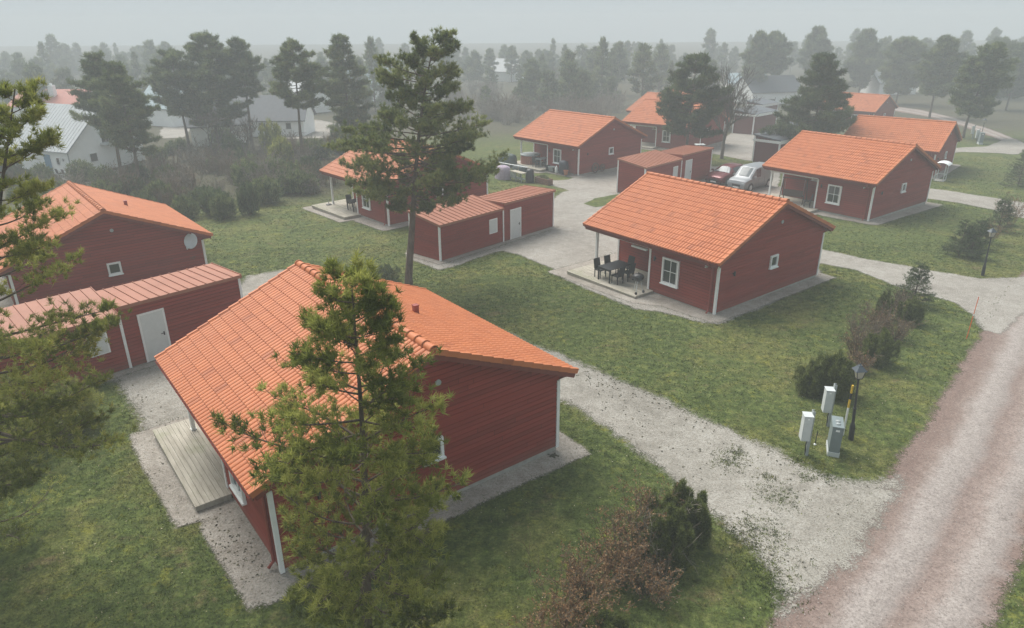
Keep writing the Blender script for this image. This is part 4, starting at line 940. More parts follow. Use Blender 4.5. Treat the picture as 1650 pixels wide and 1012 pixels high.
put_shrub('evergreen_shrub', at(1046, 862), evergreen(.25, 1.6, 350, 14, 2, 10), 'thin grey green conifer poking up behind the bottom clump', 'evergreen shrub', yew)
(jt, jc) = thicket(.75, 1.1, 26, 140, 0, .04), None
put_shrub('juniper_shrub', at(625, 452), evergreen(.7, .95, 700, 15, 6, 8, .10, .018, .6), 'low dark juniper behind the nearest roof, left of the tall pine trunk', 'juniper', (M['bark'], M['needle_dark']))
# left woodland edge: junipers, thickets
jl = [(300, 352, 1.9, 1.5), (345, 345, 2.2, 1.8), (362, 352, 2.0, 1.6), (402, 345, 2.6, 1.2), (135, 292, 2.6, 2.2), (215, 318, 2.0, 1.8), (262, 330, 2.2, 1.6), (440, 250, 4.5, 2.4), (455, 268, 3.2, 2.2), (548, 246, 3.6, 1.6), (255, 262, 2.2, 1.8), (378, 262, 3.4, 1.8), (472, 300, 2.4, 2.0), (20, 290, 3.4, 2.2), (70, 300, 2.4, 2.0), (500, 282, 2.0, 1.8), (600, 238, 2.4, 2.0), (240, 345, 1.6, 1.4)]
jlab = ['dark juniper at the left of the lawn edge row', 'tallest dark juniper in the lawn edge row', 'dark juniper right beside the tallest one at the lawn edge', 'narrow juniper by a thin trunk at the right of the lawn edge row', 'juniper before the white house with the blue door', 'juniper below the pair of dense pines', 'juniper between the tiled roof and the lawn edge row', 'tall light green bushy conifer before the dark roofed white house', 'lower bushy conifer at the foot of the tall light green one', 'dark conifer beside the yellowish bush', 'juniper behind the thicket left of the dark roofed white house', 'dark conifer under the broadest foggy pine', 'juniper in the thicket left of the half hidden cottage', 'juniper behind the left edge pine', 'juniper left of the white house corner', 'juniper just left of the half hidden cottage porch', 'conifer behind the half hidden cottage ridge', 'small juniper just behind the dish cottage eave']
vars_ = [evergreen(1.0, 1.0 * a, 520, 200 + i, 6, 8, .20, .05, b) for i, (a, b) in enumerate(((1.2, .8), (1.5, 1.2), (1.1, .5)))]
VM = []
for i, (st, c) in enumerate(vars_):
    VM.append((np_mesh('stems', st[0], st[1], M['bark'], link=False), [np_mesh('foliage', c[0], c[1], M[m_], var=c[2], link=False) for m_ in ('needle_dark', 'needle_olive', 'needle')]))
def shared(name, loc, sm, cm, label, cat, s, group=None, rz=0, sz=None):
    r = empty(name, tuple(loc), rz); r.scale = (s, s, sz or s)
    for nm, me in (('stems', sm), ('foliage', cm)):
        if me is None: continue
        o = bpy.data.objects.new(nm, me); COL.objects.link(o); o.parent = r
    return tag(r, label, cat, group)
for i, (u, v, H, R_) in enumerate(jl):
    sm, cms = VM[i % 3]; light = i in (7, 8); shared('juniper', at(u, v), sm, cms[1 if light else (0 if i % 2 else 2)], jlab[i], 'juniper', R_ * .62, None, i * 1.3, H / (1.2, 1.5, 1.1)[i % 3] * .9)
sm, cms = VM[0]; cy = vars_[0][1]; ym = np_mesh('foliage', cy[0], cy[1], M['yellowleaf'], var=cy[2], link=False)
shared('yellow_bush', at(560, 246), sm, ym, 'yellowish olive bush between the hazy pines and the half hidden cottage', 'bush', 2.0, None, 1, 2.2); shared('yellow_bush', at(585, 236), sm, ym, 'yellowish bush behind the ridge of the half hidden cottage', 'bush', 1.9, None, 2, 2.4)
TM = [np_mesh('thicket_shrub', *thicket(1.3, 2.4, 30, 400 + i, 0, .04, .014)[0], M['twig' if i % 2 else 'twigred'], link=False) for i in range(4)]
rg = np.random.default_rng(19); n = 0
while n < 56:
    u = rg.uniform(10, 530); v = rg.uniform(232, 335); p = at(u, v)
    if (p - HOUSE['h5'].location).length < 13 or (p.x - HOUSE['h6'].location.x) ** 2 + (p.y - HOUSE['h6'].location.y) ** 2 < 15 ** 2 or (p - at(150, 275)).length < 9: continue
    sm, cms = VM[n % 3]; s = rg.uniform(.7, 1.45); shared('juniper', p, sm, cms[(0, 2, 2)[n % 3]], 'green juniper bush standing among the leafless shrubs of the woodland edge', 'juniper', s, 'junipers among the bare shrubs', n * 1.1, s * rg.uniform(.9, 1.5)); n += 1
rg = np.random.default_rng(9); n = 0
hp_ = [at(150, 282), at(330, 235), at(450, 222)]
Hx = [HOUSE[k_].location for k_ in ('h5', 'h6')]
tries = 0
while n < 70 and tries < 3000:
    tries += 1
    u = rg.uniform(10, 540); v = rg.uniform(228, 338)
    if v > 352 - abs(u - 300) * .12: continue
    p = at(u, v)
    if any((p - h).length < 9 for h in hp_) or (p - Hx[0]).length < 13 or (p.x - Hx[1].x) ** 2 + (p.y - Hx[1].y) ** 2 < 15 ** 2: continue
    o = bpy.data.objects.new('thicket_shrub', TM[rg.integers(4)]); COL.objects.link(o); o.location = p; s = rg.uniform(.45, 1.1); o.scale = (s, s, s * rg.uniform(.8, 1.2)); o.rotation_euler = (0, 0, rg.uniform(0, 6))
    tag(o, 'bare grey brown shrub in the leafless thicket at the woodland edge', 'shrub', 'bare shrubs of the thicket'); n += 1
for i in range(70):
    u = rg.uniform(720, 1000); v = rg.uniform(150, 205); p = at(u, v)
    if (p - HOUSE['h4'].location).length < 17 or (p - HOUSE['h7'].location).length < 14: continue
    o = bpy.data.objects.new('thicket_shrub', TM[rg.integers(4)]); COL.objects.link(o); o.location = p; s = rg.uniform(.9, 1.7); o.scale = (s, s, s); o.rotation_euler = (0, 0, rg.uniform(0, 6))
    tag(o, 'bare shrub in the hazy thicket behind the hot tub cottage', 'shrub', 'bare shrubs behind the hot tub cottage')
# ================================================================ lawn blades, fallen leaves and stray stones
rg = np.random.default_rng(5)
def blocked(X, Y):
    b = np.zeros(X.shape, bool)
    for P in POLYS:
        x0, y0 = P.min(0); x1, y1 = P.max(0); m = (X > x0) & (X < x1) & (Y > y0) & (Y < y1) & ~b
        if m.any(): idx_ = np.where(m)[0]; b[idx_[inside([tuple(p) for p in P], X[idx_], Y[idx_])]] = True
    return b
def in_view(X, Y, m=60):
    Z = gz(X, Y) - CAM_H; d = Y * math.cos(PITCH) - Z * math.sin(PITCH); u = CX + F_PX * X / d; v = CY - F_PX * (Y * math.sin(PITCH) + Z * math.cos(PITCH)) / d
    return (u > -m) & (u < 1650 + m) & (v < 1012 + m) & (v > 150)
def scatter_pts(n, x0, x1, y0, y1, block=True):
    X = rg.uniform(x0, x1, n); Y = rg.uniform(y0, y1, n); k = in_view(X, Y); X, Y = X[k], Y[k]
    if block: k = ~blocked(X, Y); X, Y = X[k], Y[k]
    return X, Y
def blades(X, Y, h, w_, nb):
    N = len(X); C = np.stack([X, Y, gz(X, Y) - .005], -1)[:, None, :] + rg.normal(size=(N, nb, 3)) * [.035, .035, 0]
    D = unit(rg.normal(size=(N, nb, 3)) * [.75, .75, .1] + [0, 0, .75]) * h * rg.uniform(.6, 1.3, (N, nb, 1)); Sd = unit(np.cross(D, rg.normal(size=(N, nb, 3)))) * w_ / 2
    V = np.stack([C - Sd, C + Sd, C + D], 2).reshape(-1, 3); return V, np.repeat(rg.uniform(0, 1, N * nb), 3)
Vs = []; Rs = []
for (n, x0, x1, y0, y1, h, w_, nb) in ((110000, -17, 17, 8.5, 22, .06, .014, 3), (110000, -32, 32, 22, 42, .07, .024, 3), (60000, -30, 60, 42, 75, .09, .04, 2)):
    X, Y = scatter_pts(n, x0, x1, y0, y1); dens = np.sin(X * 1.1 + np.sin(Y * .7) * 2) * np.sin(Y * .9 + 1) + rg.normal(size=len(X)) * .8; k = dens > -.6
    a, b = blades(X[k], Y[k], h, w_, nb); Vs.append(a); Rs.append(b)
V = np.concatenate(Vs); kind(np_mesh('lawn_grass', V, np.arange(len(V)).reshape(-1, 3), M['blades'], var=np.concatenate(Rs)), 'stuff')
M['fallen'] = needle_mat('fallen_leaves', (.22, .14, .08), (.42, .33, .22), (.62, .55, .42), trans=0)
X, Y = scatter_pts(5200, -20, 22, 8.5, 34)
V, F, v = leaves(np.stack([X, Y, gz(X, Y) + .035], -1), .032, rg); kind(np_mesh('fallen_leaves', V, F, M['fallen'], var=v), 'stuff')
# weeds and clods growing into the edges of the gravel
WV = []; WR = []
for (u, v_, s, n) in ((1175, 745, .30, 150), (1252, 800, .34, 170), (1190, 730, .2, 90), (1240, 770, .12, 40), (1300, 770, .15, 50), (1208, 880, .5, 200), (1228, 910, .5, 180), (1240, 940, .4, 120), (1195, 860, .4, 120), (1225, 850, .3, 120), (1285, 745, .2, 60), (1330, 770, .2, 60)):
    g = at(u, v_); X = g.x + rg.normal(size=n) * s; Y = g.y + rg.normal(size=n) * s; a, b = blades(X, Y, .055, .022, 5); a[:, 2] += .022; WV.append(a); WR.append(b)
V = np.concatenate(WV); kind(np_mesh('weeds', V, np.arange(len(V)).reshape(-1, 3), M['blades'], var=np.concatenate(WR)), 'stuff')
# stones and dark clods lying on the gravel
def stones(X, Y, size, dz):
    N = len(X); C = np.stack([X, Y, gz(X, Y) + dz], -1); s = size * rg.uniform(.5, 1.4, (N, 1)); O = np.array([[1, 0, 0], [0, 1, 0], [-1, 0, 0], [0, -1, 0], [0, 0, .7]])
    A = rg.uniform(0, 6.28, N); c_, s_ = np.cos(A), np.sin(A); Q = O[None] * s[:, None, :] * rg.uniform(.6, 1.2, (N, 5, 1)); V = np.stack([Q[..., 0] * c_[:, None] - Q[..., 1] * s_[:, None], Q[..., 0] * s_[:, None] + Q[..., 1] * c_[:, None], Q[..., 2]], -1) + C[:, None, :]
    f = np.array([[0, 1, 4], [1, 2, 4], [2, 3, 4], [3, 0, 4]]); F = (f[None] + (np.arange(N) * 5)[:, None, None]).reshape(-1, 3); return V.reshape(-1, 3), F, np.repeat(rg.uniform(0, 1, N), 5)
M['stone'] = needle_mat('gravel_stones', (.14, .12, .10), (.30, .27, .25), (.46, .43, .40), trans=0)
X = rg.uniform(-16, 30, 60000); Y = rg.uniform(8.5, 34, 60000); k = in_view(X, Y) & blocked(X, Y); X, Y = X[k], Y[k]
V, F, v = stones(X, Y, .012, .034); kind(np_mesh('loose_stones', V, F, M['stone'], var=v), 'stuff')
M['clod'] = needle_mat('dark_clods', (.07, .065, .045), (.13, .115, .08), (.19, .17, .11), trans=0)
CXs = []; CYs = []
for (u0, v0, u1, v1, sp, n) in ((930, 595, 1000, 640, .35, 90), (1000, 618, 1150, 690, .3, 90), (1150, 690, 1330, 775, .8, 60), (1180, 850, 1270, 960, .7, 70), (950, 640, 1180, 760, .5, 70), (330, 838, 420, 930, .35, 160), (205, 620, 270, 760, .6, 80)):
    a = at(u0, v0); b = at(u1, v1); f = rg.uniform(0, 1, n); CXs.append(a.x + (b.x - a.x) * f + rg.normal(size=n) * sp); CYs.append(a.y + (b.y - a.y) * f + rg.normal(size=n) * sp)
X = np.concatenate(CXs); Y = np.concatenate(CYs); k = blocked(X, Y); V, F, v = stones(X[k], Y[k], .032, .034); kind(np_mesh('soil_clods', V, F, M['clod'], var=v), 'stuff')

# grass creeping over the gravel edges
EX = []; EY = []
for P in POLYS:
    for i in range(len(P)):
        a_ = P[i]; b_ = P[(i + 1) % len(P)]
        if a_[1] > 45: continue
        k = 7 if a_[1] < 30 else 4
        f = rg.uniform(0, 1, k)[:, None]; q_ = a_ + (b_ - a_) * f + rg.normal(size=(k, 2)) * .13; EX.append(q_[:, 0]); EY.append(q_[:, 1])
X = np.concatenate(EX); Y = np.concatenate(EY); k = in_view(X, Y); X, Y = X[k], Y[k]
inr = np.zeros(X.shape, bool)
rp = np.array([tuple(p) for p in lefts] + [tuple(p) for p in rights[::-1]]); inr = inside([tuple(p) for p in rp], X, Y); k = ~inr; X, Y = X[k], Y[k]
a, b = blades(X, Y, .065, .02, 3); a[:, 2] += .014; kind(np_mesh('edge_grass', a, np.arange(len(a)).reshape(-1, 3), M['blades'], var=b), 'stuff')
# ================================================================ fog-side buildings
def P2(u, v): p = at(u, v); return (p.x, p.y)
def front_house(name, label, cat, corner, deg, L, W, *a, left=True, **k):
    """corner = the corner nearest the camera; left=True puts the eave wall to its left and the gable to its right"""
    t = R(deg); o = (corner[0] - L * math.cos(t), corner[1] - L * math.sin(t)) if left else corner
    return simple_house(name, label, cat, o, t, L, W, *a, **k)
wh = front_house('white_house', 'white two storey house with a grey seamed roof and a blue door, far left', 'house', P2(119, 285), -24, 10.5, 9.0, 2.75, 3.9, M['whitewall'], M['greyroof'], seams=.5,
                 wins=[('e', 8.7, 1.5, .6, .8), ('e', 9.55, 1.7, .35, .4), ('h', 2.7, 1.6, .95, .95)], door=(6.5, M['bluedoor']))
m = MB(); m.box(10.5, 4.1, 3.0, 10.56, 6.1, 5.1).build('balcony_door', M['glass'], wh)
m = MB(); m.box(10.5, 3.8, 2.75, 11.6, 6.4, 2.95); m.box(11.5, 3.8, 3.9, 11.56, 6.4, 3.95).box(10.6, 3.8, 3.9, 11.5, 3.85, 3.95)
for i in range(9): m.box(11.51, 3.82 + i * .31, 2.951, 11.54, 3.85 + i * .31, 3.9)
m.build('balcony', M['lightgrey'], wh)
m = MB().tube([(10.55, -.12, 2.7), (10.55, -.12, 0)], .06, 6).build('downpipe', M['grey'], wh)
front_house('white_house', 'white house with a dark roof and bare gable, behind the forked pine', 'house', P2(311, 237), 22, 6.5, 6.0, 2.6, 2.4, M['whitewall'], M['darkroof'], left=False, wins=[('e', 3.2, 1.5, .5, .9)])
front_house('white_house', 'white house with a long slate blue roof behind the lone slender pine', 'house', P2(491, 219), 2, 9.5, 6.5, 2.3, 2.7, M['whitewall'], M['darkroof'], wins=[('e', 4, 1.4, 1.0, .9), ('e', 7.5, 1.4, .8, .9)])
front_house('white_house', 'small pale gable rising behind the long slate blue roof', 'house', P2(487, 184), -40, 7, 7, 2.8, 2.6, M['whitewall'], M['greyroof'])
front_house('pale_house', 'hazy pale blue roofed house between the tall middle pine and its hazy neighbour', 'house', P2(625, 163), 5, 9, 8, 2.8, 3.6, M['whitewall'], M['blueroof'], over=.5)
h6_ = front_house('red_roofed_house', 'hazy house with a low red roof and white chimney beyond the white house', 'house', P2(128, 196), -6, 12, 9, 2.5, 2.2, M['whitewall'], M['redroof'])
MB().box(6.0, 2.2, 3.8, 6.9, 3.0, 5.6).box(6.3, 2.45, 5.6, 6.6, 2.75, 5.9).build('chimney', M['whitewall'], h6_)
front_house('white_house', 'tall hazy white house with a pale blue roof left of the forked pine', 'house', P2(279, 205), -30, 8, 7, 3.0, 3.2, M['whitewall'], M['blueroof'])
front_house('white_house', 'hazy dark roofed house behind the broad dark pine', 'house', P2(1290, 166), 14, 11, 8, 2.4, 2.6, M['whitewall'], M['darkroof'])
front_house('grey_house', 'hazy low house with a blue grey roof above the dark roofed sheds', 'house', P2(1232, 152), -10, 8, 7, 2.4, 1.8, M['whitewall'], M['blueroof'])
front_house('white_house', 'hazy white house seen between pines beyond the far road', 'house', P2(1475, 152), 8, 9, 7, 2.6, 2.4, M['whitewall'], M['greyroof'])
front_house('white_house', 'hazy white house behind the leaning roadside pine', 'house', P2(1545, 150), -5, 8, 7, 2.6, 2.4, M['whitewall'], M['blueroof'])
front_house('white_house', 'tiny pale gable in the forest above the hot tub cottage', 'house', P2(822, 132), -35, 7, 7, 2.8, 3.0, M['whitewall'], M['greyroof'])
M['shedwall'] = plain('dark_red_boards', (.125, .028, .022), .8, var=.15, scale=8)
front_house('dark_roofed_shed', 'red shed with thick white corner boards and dark roof, beside the bare tree', 'shed', P2(1212, 217), 44, 6.2, 2.9, 2.75, .35, M['shedwall'], M['darkroof'], left=False, mono=True, trim=M['white'], over=.15)
front_house('dark_roofed_shed', 'red shed with white trim right behind the silver van and the swing cottage', 'shed', P2(1252, 266), 42, 6.5, 2.7, 2.5, .3, M['shedwall'], M['darkroof'], left=False, mono=True, trim=M['white'], over=.15)
front_house('dark_roofed_shed', 'red shed whose dark roof shows under the broad dark pine', 'shed', P2(1290, 246), 42, 6, 2.8, 2.5, .3, M['shedwall'], M['darkroof'], left=False, mono=True, trim=M['white'], over=.15)
front_house('dark_roofed_shed', 'red shed set back behind the one beside the bare tree', 'shed', P2(1226, 196), 44, 5, 2.8, 2.6, .4, M['shedwall'], M['darkroof'], left=False, mono=True, trim=M['white'], over=.15)
g = at(1238, 171); r = empty('fence_screen', g, R(5)); tag(r, 'small dark wooden screen standing above the dark roofed shed roofs', 'screen')
m = MB(); [m.box(-1.1 + i * .2, -.02, .1, -.93 + i * .2, .02, 1.3) for i in range(11)]; m.build('boards', M['darkwood'], r); MB().box(-1.15, -.05, -.2, -1.05, .05, 1.6).build('post', M['darkwood'], r); MB().box(1.12, -.05, -.2, 1.22, .05, 1.6).build('post', M['darkwood'], r)

# ================================================================ roadside meter boxes, lamps, markers
def atz(u, v, z):
    a = (u - CX) / F_PX; b = (v - CY) / F_PX; c, s = math.cos(ROLL), math.sin(ROLL); a, b = c * a + s * b, -s * a + c * b
    dy = math.cos(PITCH) - b * math.sin(PITCH); dz = -math.sin(PITCH) - b * math.cos(PITCH); t = (z - CAM_H) / dz; return Vector((a * t, dy * t, z))
def meter_box(loc, rz, label, s=1.0, h=1.55):
    r = empty('meter_box', loc, rz)
    MB().box(-.22, -.05, .60, .03, .24, .60 + .84 * s).box(-.235, -.065, .60 + .84 * s, .045, .255, .615 + .84 * s).build('cabinet', M['lightgrey'], r)
    MB().box(-.205, -.058, .63, .015, -.05, .58 + .84 * s).build('door', M['lightgrey'], r)
    MB().box(-.13, -.064, .50 + .84 * s, -.07, -.058, .54 + .84 * s).build('label_plate', M['white'], r)
    MB().box(.035, .10, -.3, .05, .24, h).box(.05, .10, -.3, .115, .115, h).box(.05, .225, -.3, .115, .24, h).build('post', M['grey'], r)
    MB().tube([(.0, .1, .62), (.0, .12, .35), (.04, .16, -.05)], .018, 6).build('cable', M['black'], r)
    return tag(r, label, 'meter box', 'post mounted meter boxes')
meter_box(at(1297, 737), R(-8), 'post mounted light grey meter box nearest the white drive', 1.0)
meter_box(at(1332, 690), R(-10), 'post mounted light grey meter box in front of the rounded dark shrub', .95)
M['cabgrey'] = plain('blue_grey_cabinet', (.17, .205, .21), .5, var=.06)
def floor_cabinet(loc, rz, label, s=1):
    r = empty('floor_cabinet', loc, rz)
    MB().box(-.14, -.0, .14, .14, .62, .92).box(-.15, -.01, .92, .15, .63, .95).build('cabinet', M['cabgrey'], r)
    MB().box(-.155, -.015, -.2, .155, .635, .14).build('plinth', M['lightgrey'], r)
    MB().box(.141, .06, .20, .147, .56, .86).build('door', M['cabgrey'], r)
    for y in (.18, .33): MB().lathe((0, y, .95), [(.055, 0), (.06, .02), (.04, .035)], 12).build('cap', M['grey'], r)
    MB().box(-.05, -.005, .80, .05, -.001, .86).build('label_plate', M['white'], r)
    r.scale = (s, s, s); return tag(r, label, 'floor cabinet')
floor_cabinet(at(1342, 736), R(-20), 'grey floor standing cable cabinet with two round caps at the foot of the lamp', 1.1)
def lamp(loc, label, H=2.55, tilt=0):
    r = empty('street_lamp', loc)
    MB().lathe((0, 0, -.1), [(.085, 0), (.08, .6), (.065, .68), (.05, .72), (.045, 1.2), (.06, 1.24), (.036, 1.28), (.03, H - .5), (.045, H - .47), (.02, H - .42)], 10).build('post', M['black'], r, smooth=False)
    z = H - .5; ln = MB(); b, t = .075, .125
    def sq(k, zz): return [(k, k, zz), (-k, k, zz), (-k, -k, zz), (k, -k, zz)]
    ln.add(sq(b, z) + sq(t, z + .27), [(3, 2, 1, 0), (0, 1, 5, 4), (1, 2, 6, 5), (2, 3, 7, 6), (3, 0, 4, 7)]); gl = ln.build('lantern_glass', M['lampglass'], r)
    fr = MB()
    for i in range(4): fr.bar(sq(b + .004, z)[i], sq(t + .004, z + .27)[i], .016)
    for i in range(4): fr.bar(sq(t + .004, z + .27)[i], sq(t + .004, z + .27)[(i + 1) % 4], .016); fr.bar(sq(b + .004, z)[i], sq(b + .004, z)[(i + 1) % 4], .02)
    fr.build('lantern_frame', M['black'], r)
    MB().add(sq(.175, z + .275) + sq(.07, z + .40) + sq(.05, z + .44), [(3, 2, 1, 0), (0, 1, 5, 4), (1, 2, 6, 5), (2, 3, 7, 6), (3, 0, 4, 7), (4, 5, 9, 8), (5, 6, 10, 9), (6, 7, 11, 10), (7, 4, 8, 11), (8, 9, 10, 11)]).lathe((0, 0, z + .44), [(.02, 0), (.025, .03), (.005, .07)], 8).build('lantern_roof', M['lamproof'], r)
    r.rotation_euler = (0, tilt, 0); return tag(r, label, 'street lamp', 'black lantern street lamps')
M['lampglass'] = plain('lantern_glass', (.34, .33, .27), .2, spec=.6); M['lamproof'] = plain('lantern_roof', (.06, .075, .09), .4)
lamp(at(1371, 708), 'black lantern lamp post beside the grey floor cabinet', 2.72, R(-4))
lamp(at(1583, 444), 'black lantern lamp post beside the spruces above the white drive', 2.65, R(-2))
lamp(at(1578, 231), 'hazy distant lamp post by the far road beside three cabinets', 2.9)
for i, (u, v) in enumerate(((1566, 224), (1573, 231))): meter_box(at(u, v), R(-20), ('hazy distant meter box farthest left by the far road', 'hazy distant meter box between two others by the far road')[i], 1.1, 1.7)['group'] = 'distant cabinets'
floor_cabinet(at(1580, 233), R(-20), 'hazy distant floor cabinet by the far road', 1.4)
g = at(1358, 701); r = empty('marker_post', g, 0); tag(r, 'yellow and black banded marker post behind the grey floor cabinet', 'marker post')
M['yellow'] = plain('yellow_band', (.62, .40, .03), .5); M['orange'] = plain('orange_pole', (.70, .13, .04), .5)
MB().tube([(0, 0, -.2), (0, 0, 1.02)], .032, 10).build('pole', M['white'], r)
for a, b, mm in ((1.02, 1.32, 'yellow'), (1.32, 1.54, 'black'), (1.54, 1.82, 'yellow')): MB().tube([(0, 0, a + .001), (0, 0, b)], .033, 10).build('band', M[mm], r)
g = at(1313, 717); r = empty('ground_stake', g); tag(r, 'short thin black stake with a white foot between the meter boxes', 'stake')
MB().tube([(0, 0, -.1), (.01, 0, .5)], .014, 6).build('rod', M['black'], r); MB().lathe((0, 0, 0), [(.04, 0), (.045, .03), (.02, .06)], 8).build('foot', M['white'], r)
g = at(1557, 546); r = empty('snow_pole', g); tag(r, 'thin orange snow pole leaning at the corner of the drive and road', 'snow pole')
MB().tube([(0, 0, -.2), (.05, .02, 1.05)], .016, 6).tube([(.054, .022, 1.13), (.09, .04, 1.9)], .014, 6).build('pole', M['orange'], r); MB().tube([(.05, .02, 1.051), (.054, .022, 1.129)], .017, 6).build('reflector_band', M['white'], r)
g = at(893, 735); r = np_mesh('drain_leaves', *(lambda t: (t[0], t[1]))(stones(g.x + RNG.normal(size=26) * .09, g.y + RNG.normal(size=26) * .05, .05, .03)), M['clod']); kind(r, 'stuff')

# ================================================================ garden furniture
def table(name, w_, d_, h, mat, label, loc, rz, cat='table'):
    r = empty(name, loc, rz); MB().box(-w_ / 2, -d_ / 2, h - .04, w_ / 2, d_ / 2, h).build('tabletop', mat, r)
    for sx in (-1, 1):
        for sy in (-1, 1): MB().box(sx * (w_ / 2 - .05) - .03, sy * (d_ / 2 - .05) - .03, 0, sx * (w_ / 2 - .05) + .03, sy * (d_ / 2 - .05) + .03, h - .04).build('leg', mat, r)
    MB().box(-w_ / 2 + .08, -d_ / 2 + .03, h - .12, w_ / 2 - .08, -d_ / 2 + .05, h - .041).build('apron', mat, r); MB().box(-w_ / 2 + .08, d_ / 2 - .05, h - .12, w_ / 2 - .08, d_ / 2 - .03, h - .041).build('apron', mat, r)
    return tag(r, label, cat)
def chair(mat, hb=.96):
    r = empty('garden_chair'); MB().box(-.23, -.23, .40, .23, .22, .46).build('seat', mat, r)
    MB().add([(-.22, .20, .46), (.22, .20, .46), (.21, .30, hb), (-.21, .30, hb), (-.22, .24, .46), (.22, .24, .46), (.21, .335, hb), (-.21, .335, hb)], [(0, 1, 2, 3), (7, 6, 5, 4), (0, 4, 5, 1), (1, 5, 6, 2), (2, 6, 7, 3), (3, 7, 4, 0)]).build('backrest', mat, r)
    for x in (-.20, .20):
        for y in (-.20, .20): MB().box(x - .02, y - .02, 0, x + .02, y + .02, .40).build('leg', mat, r)
    return r
chair0 = chair(M['black']); used = [False]
def place_chair(loc, rz, label, group):
    o = chair0 if not used[0] else copy_tree(chair0); used[0] = True; o.location = loc; o.rotation_euler = (0, 0, rz); return tag(o, label, 'chair', group)
A2 = HP['h2'][2]; tc = atz(990, 427, .15 + .2 + .74); tl = Vector((tc.x, tc.y, .3516))
table('dining_table', .9, 1.55, .74, M['black'], 'black outdoor dining table on the porch deck of the middle cottage', tl, A2)
def rel(base, A, x, y): return Vector((base.x + x * math.cos(A) - y * math.sin(A), base.y + x * math.sin(A) + y * math.cos(A), base.z))
for (x, y, a, l) in ((.62, .38, -90, 'black wicker chair nearest the white porch post at the dining table'), (.62, -.38, -90, 'black wicker chair on the post side of the dining table, farther back'), (-.62, .38, 90, 'black wicker chair in front of the dining table near the kettle grill'),
                     (-.62, -.38, 90, 'black wicker chair on the wall side of the dining table'), (0, -1.0, 180, 'black wicker chair at the far head of the dining table')):
    place_chair(rel(tl, A2, x, y), A2 + R(a), l, 'chairs round the black dining table')
def grill(loc, label):
    r = empty('kettle_grill', loc, .6)
    MB().lathe((0, 0, .62), [(.02, 0), (.16, .03), (.25, .12), (.28, .22)], 16).build('bowl', M['black'], r, True); MB().lathe((0, 0, .842), [(.285, 0), (.26, .08), (.17, .15), (.03, .18)], 16).build('lid', M['black'], r, True)
    MB().tube([(0, 0, 1.02), (0, 0, 1.07)], .03, 6).build('handle', M['black'], r)
    for a in (90, 210, 330): c, s = math.cos(R(a)), math.sin(R(a)); MB().tube([(c * .12, s * .12, .66), (c * .28, s * .28, .05)], .014, 6).build('leg', M['lightgrey'], r)
    for a in (210, 330): c, s = math.cos(R(a)), math.sin(R(a)); MB().tube([(c * .29 - .02, s * .29, .07), (c * .29 + .03, s * .29, .07)], .07, 12).build('wheel', M['black'], r)
    return tag(r, label, 'grill')
gg = atz(1027, 472, .352); grill(Vector((gg.x, gg.y, .3520)), 'black kettle grill at the corner of the middle cottage deck')
r = empty('patio_heater', hw('h2', 4.75, -.02, 2.12), A2); tag(r, 'slim white infrared heater under the porch beam of the middle cottage', 'heater')
MB().box(-.5, -.06, 0, .5, .06, .09).build('housing', M['white'], r); MB().box(-.46, -.04, -.012, .46, .04, -.001).build('element', M['grey'], r)
# half hidden cottage porch
A5 = HP['h5'][2]; t5 = hw('h5', 5.0, .35, .2015); table('garden_table', .9, .9, .72, M['black'], 'black square table on the porch of the half hidden cottage', t5, A5)
place_chair(rel(t5, A5, .65, 0), A5 - R(90), 'black chair beside the square table on the half hidden cottage porch', None); place_chair(rel(t5, A5, 0, -.7), A5 + R(180), 'black chair behind the square table on the half hidden cottage porch', None)
r = empty('parasol_base', hw('h5', 7.75, -.35, .2015)); tag(r, 'small black parasol base at the porch post of the half hidden cottage', 'parasol base'); MB().lathe((0, 0, 0), [(.22, 0), (.2, .06), (.05, .09)], 12).build('foot', M['black'], r); MB().tube([(0, 0, .09), (0, 0, .4)], .025, 8).build('sleeve', M['grey'], r)
# swing cottage porch
A3 = HP['h3'][2]; s3 = hw('h3', 6.1, .55, .2015); r = empty('garden_swing', s3, A3 + .3); tag(r, 'brown garden swing with a beige roof on the porch of the right cottage', 'garden swing')
for sx in (-1, 1): MB().bar((sx * .85, -.65, 0), (sx * .85, 0, 1.75), .06).bar((sx * .85, .65, 0), (sx * .85, 0, 1.75), .06).build('side_frame', M['darkwood'], r)
MB().box(-.92, -.03, 1.72, .92, .03, 1.79).build('top_bar', M['darkwood'], r)
MB().box(-.7, -.25, .45, .7, .25, .52).build('bench_seat', M['darkwood'], r); MB().box(-.7, .22, .52, .7, .28, .95).build('bench_back', M['darkwood'], r)
for sx in (-1, 1): MB().tube([(sx * .66, 0, .52), (sx * .70, 0, 1.72)], .012, 5).build('chain', M['grey'], r)
c = hw('h3', 4.55, -.1, .2015); r = copy_tree(chair0); r.location = c; r.rotation_euler = (0, 0, A3 + 2.2); tag(r, 'dark chair beside the porch opening of the swing cottage', 'chair')
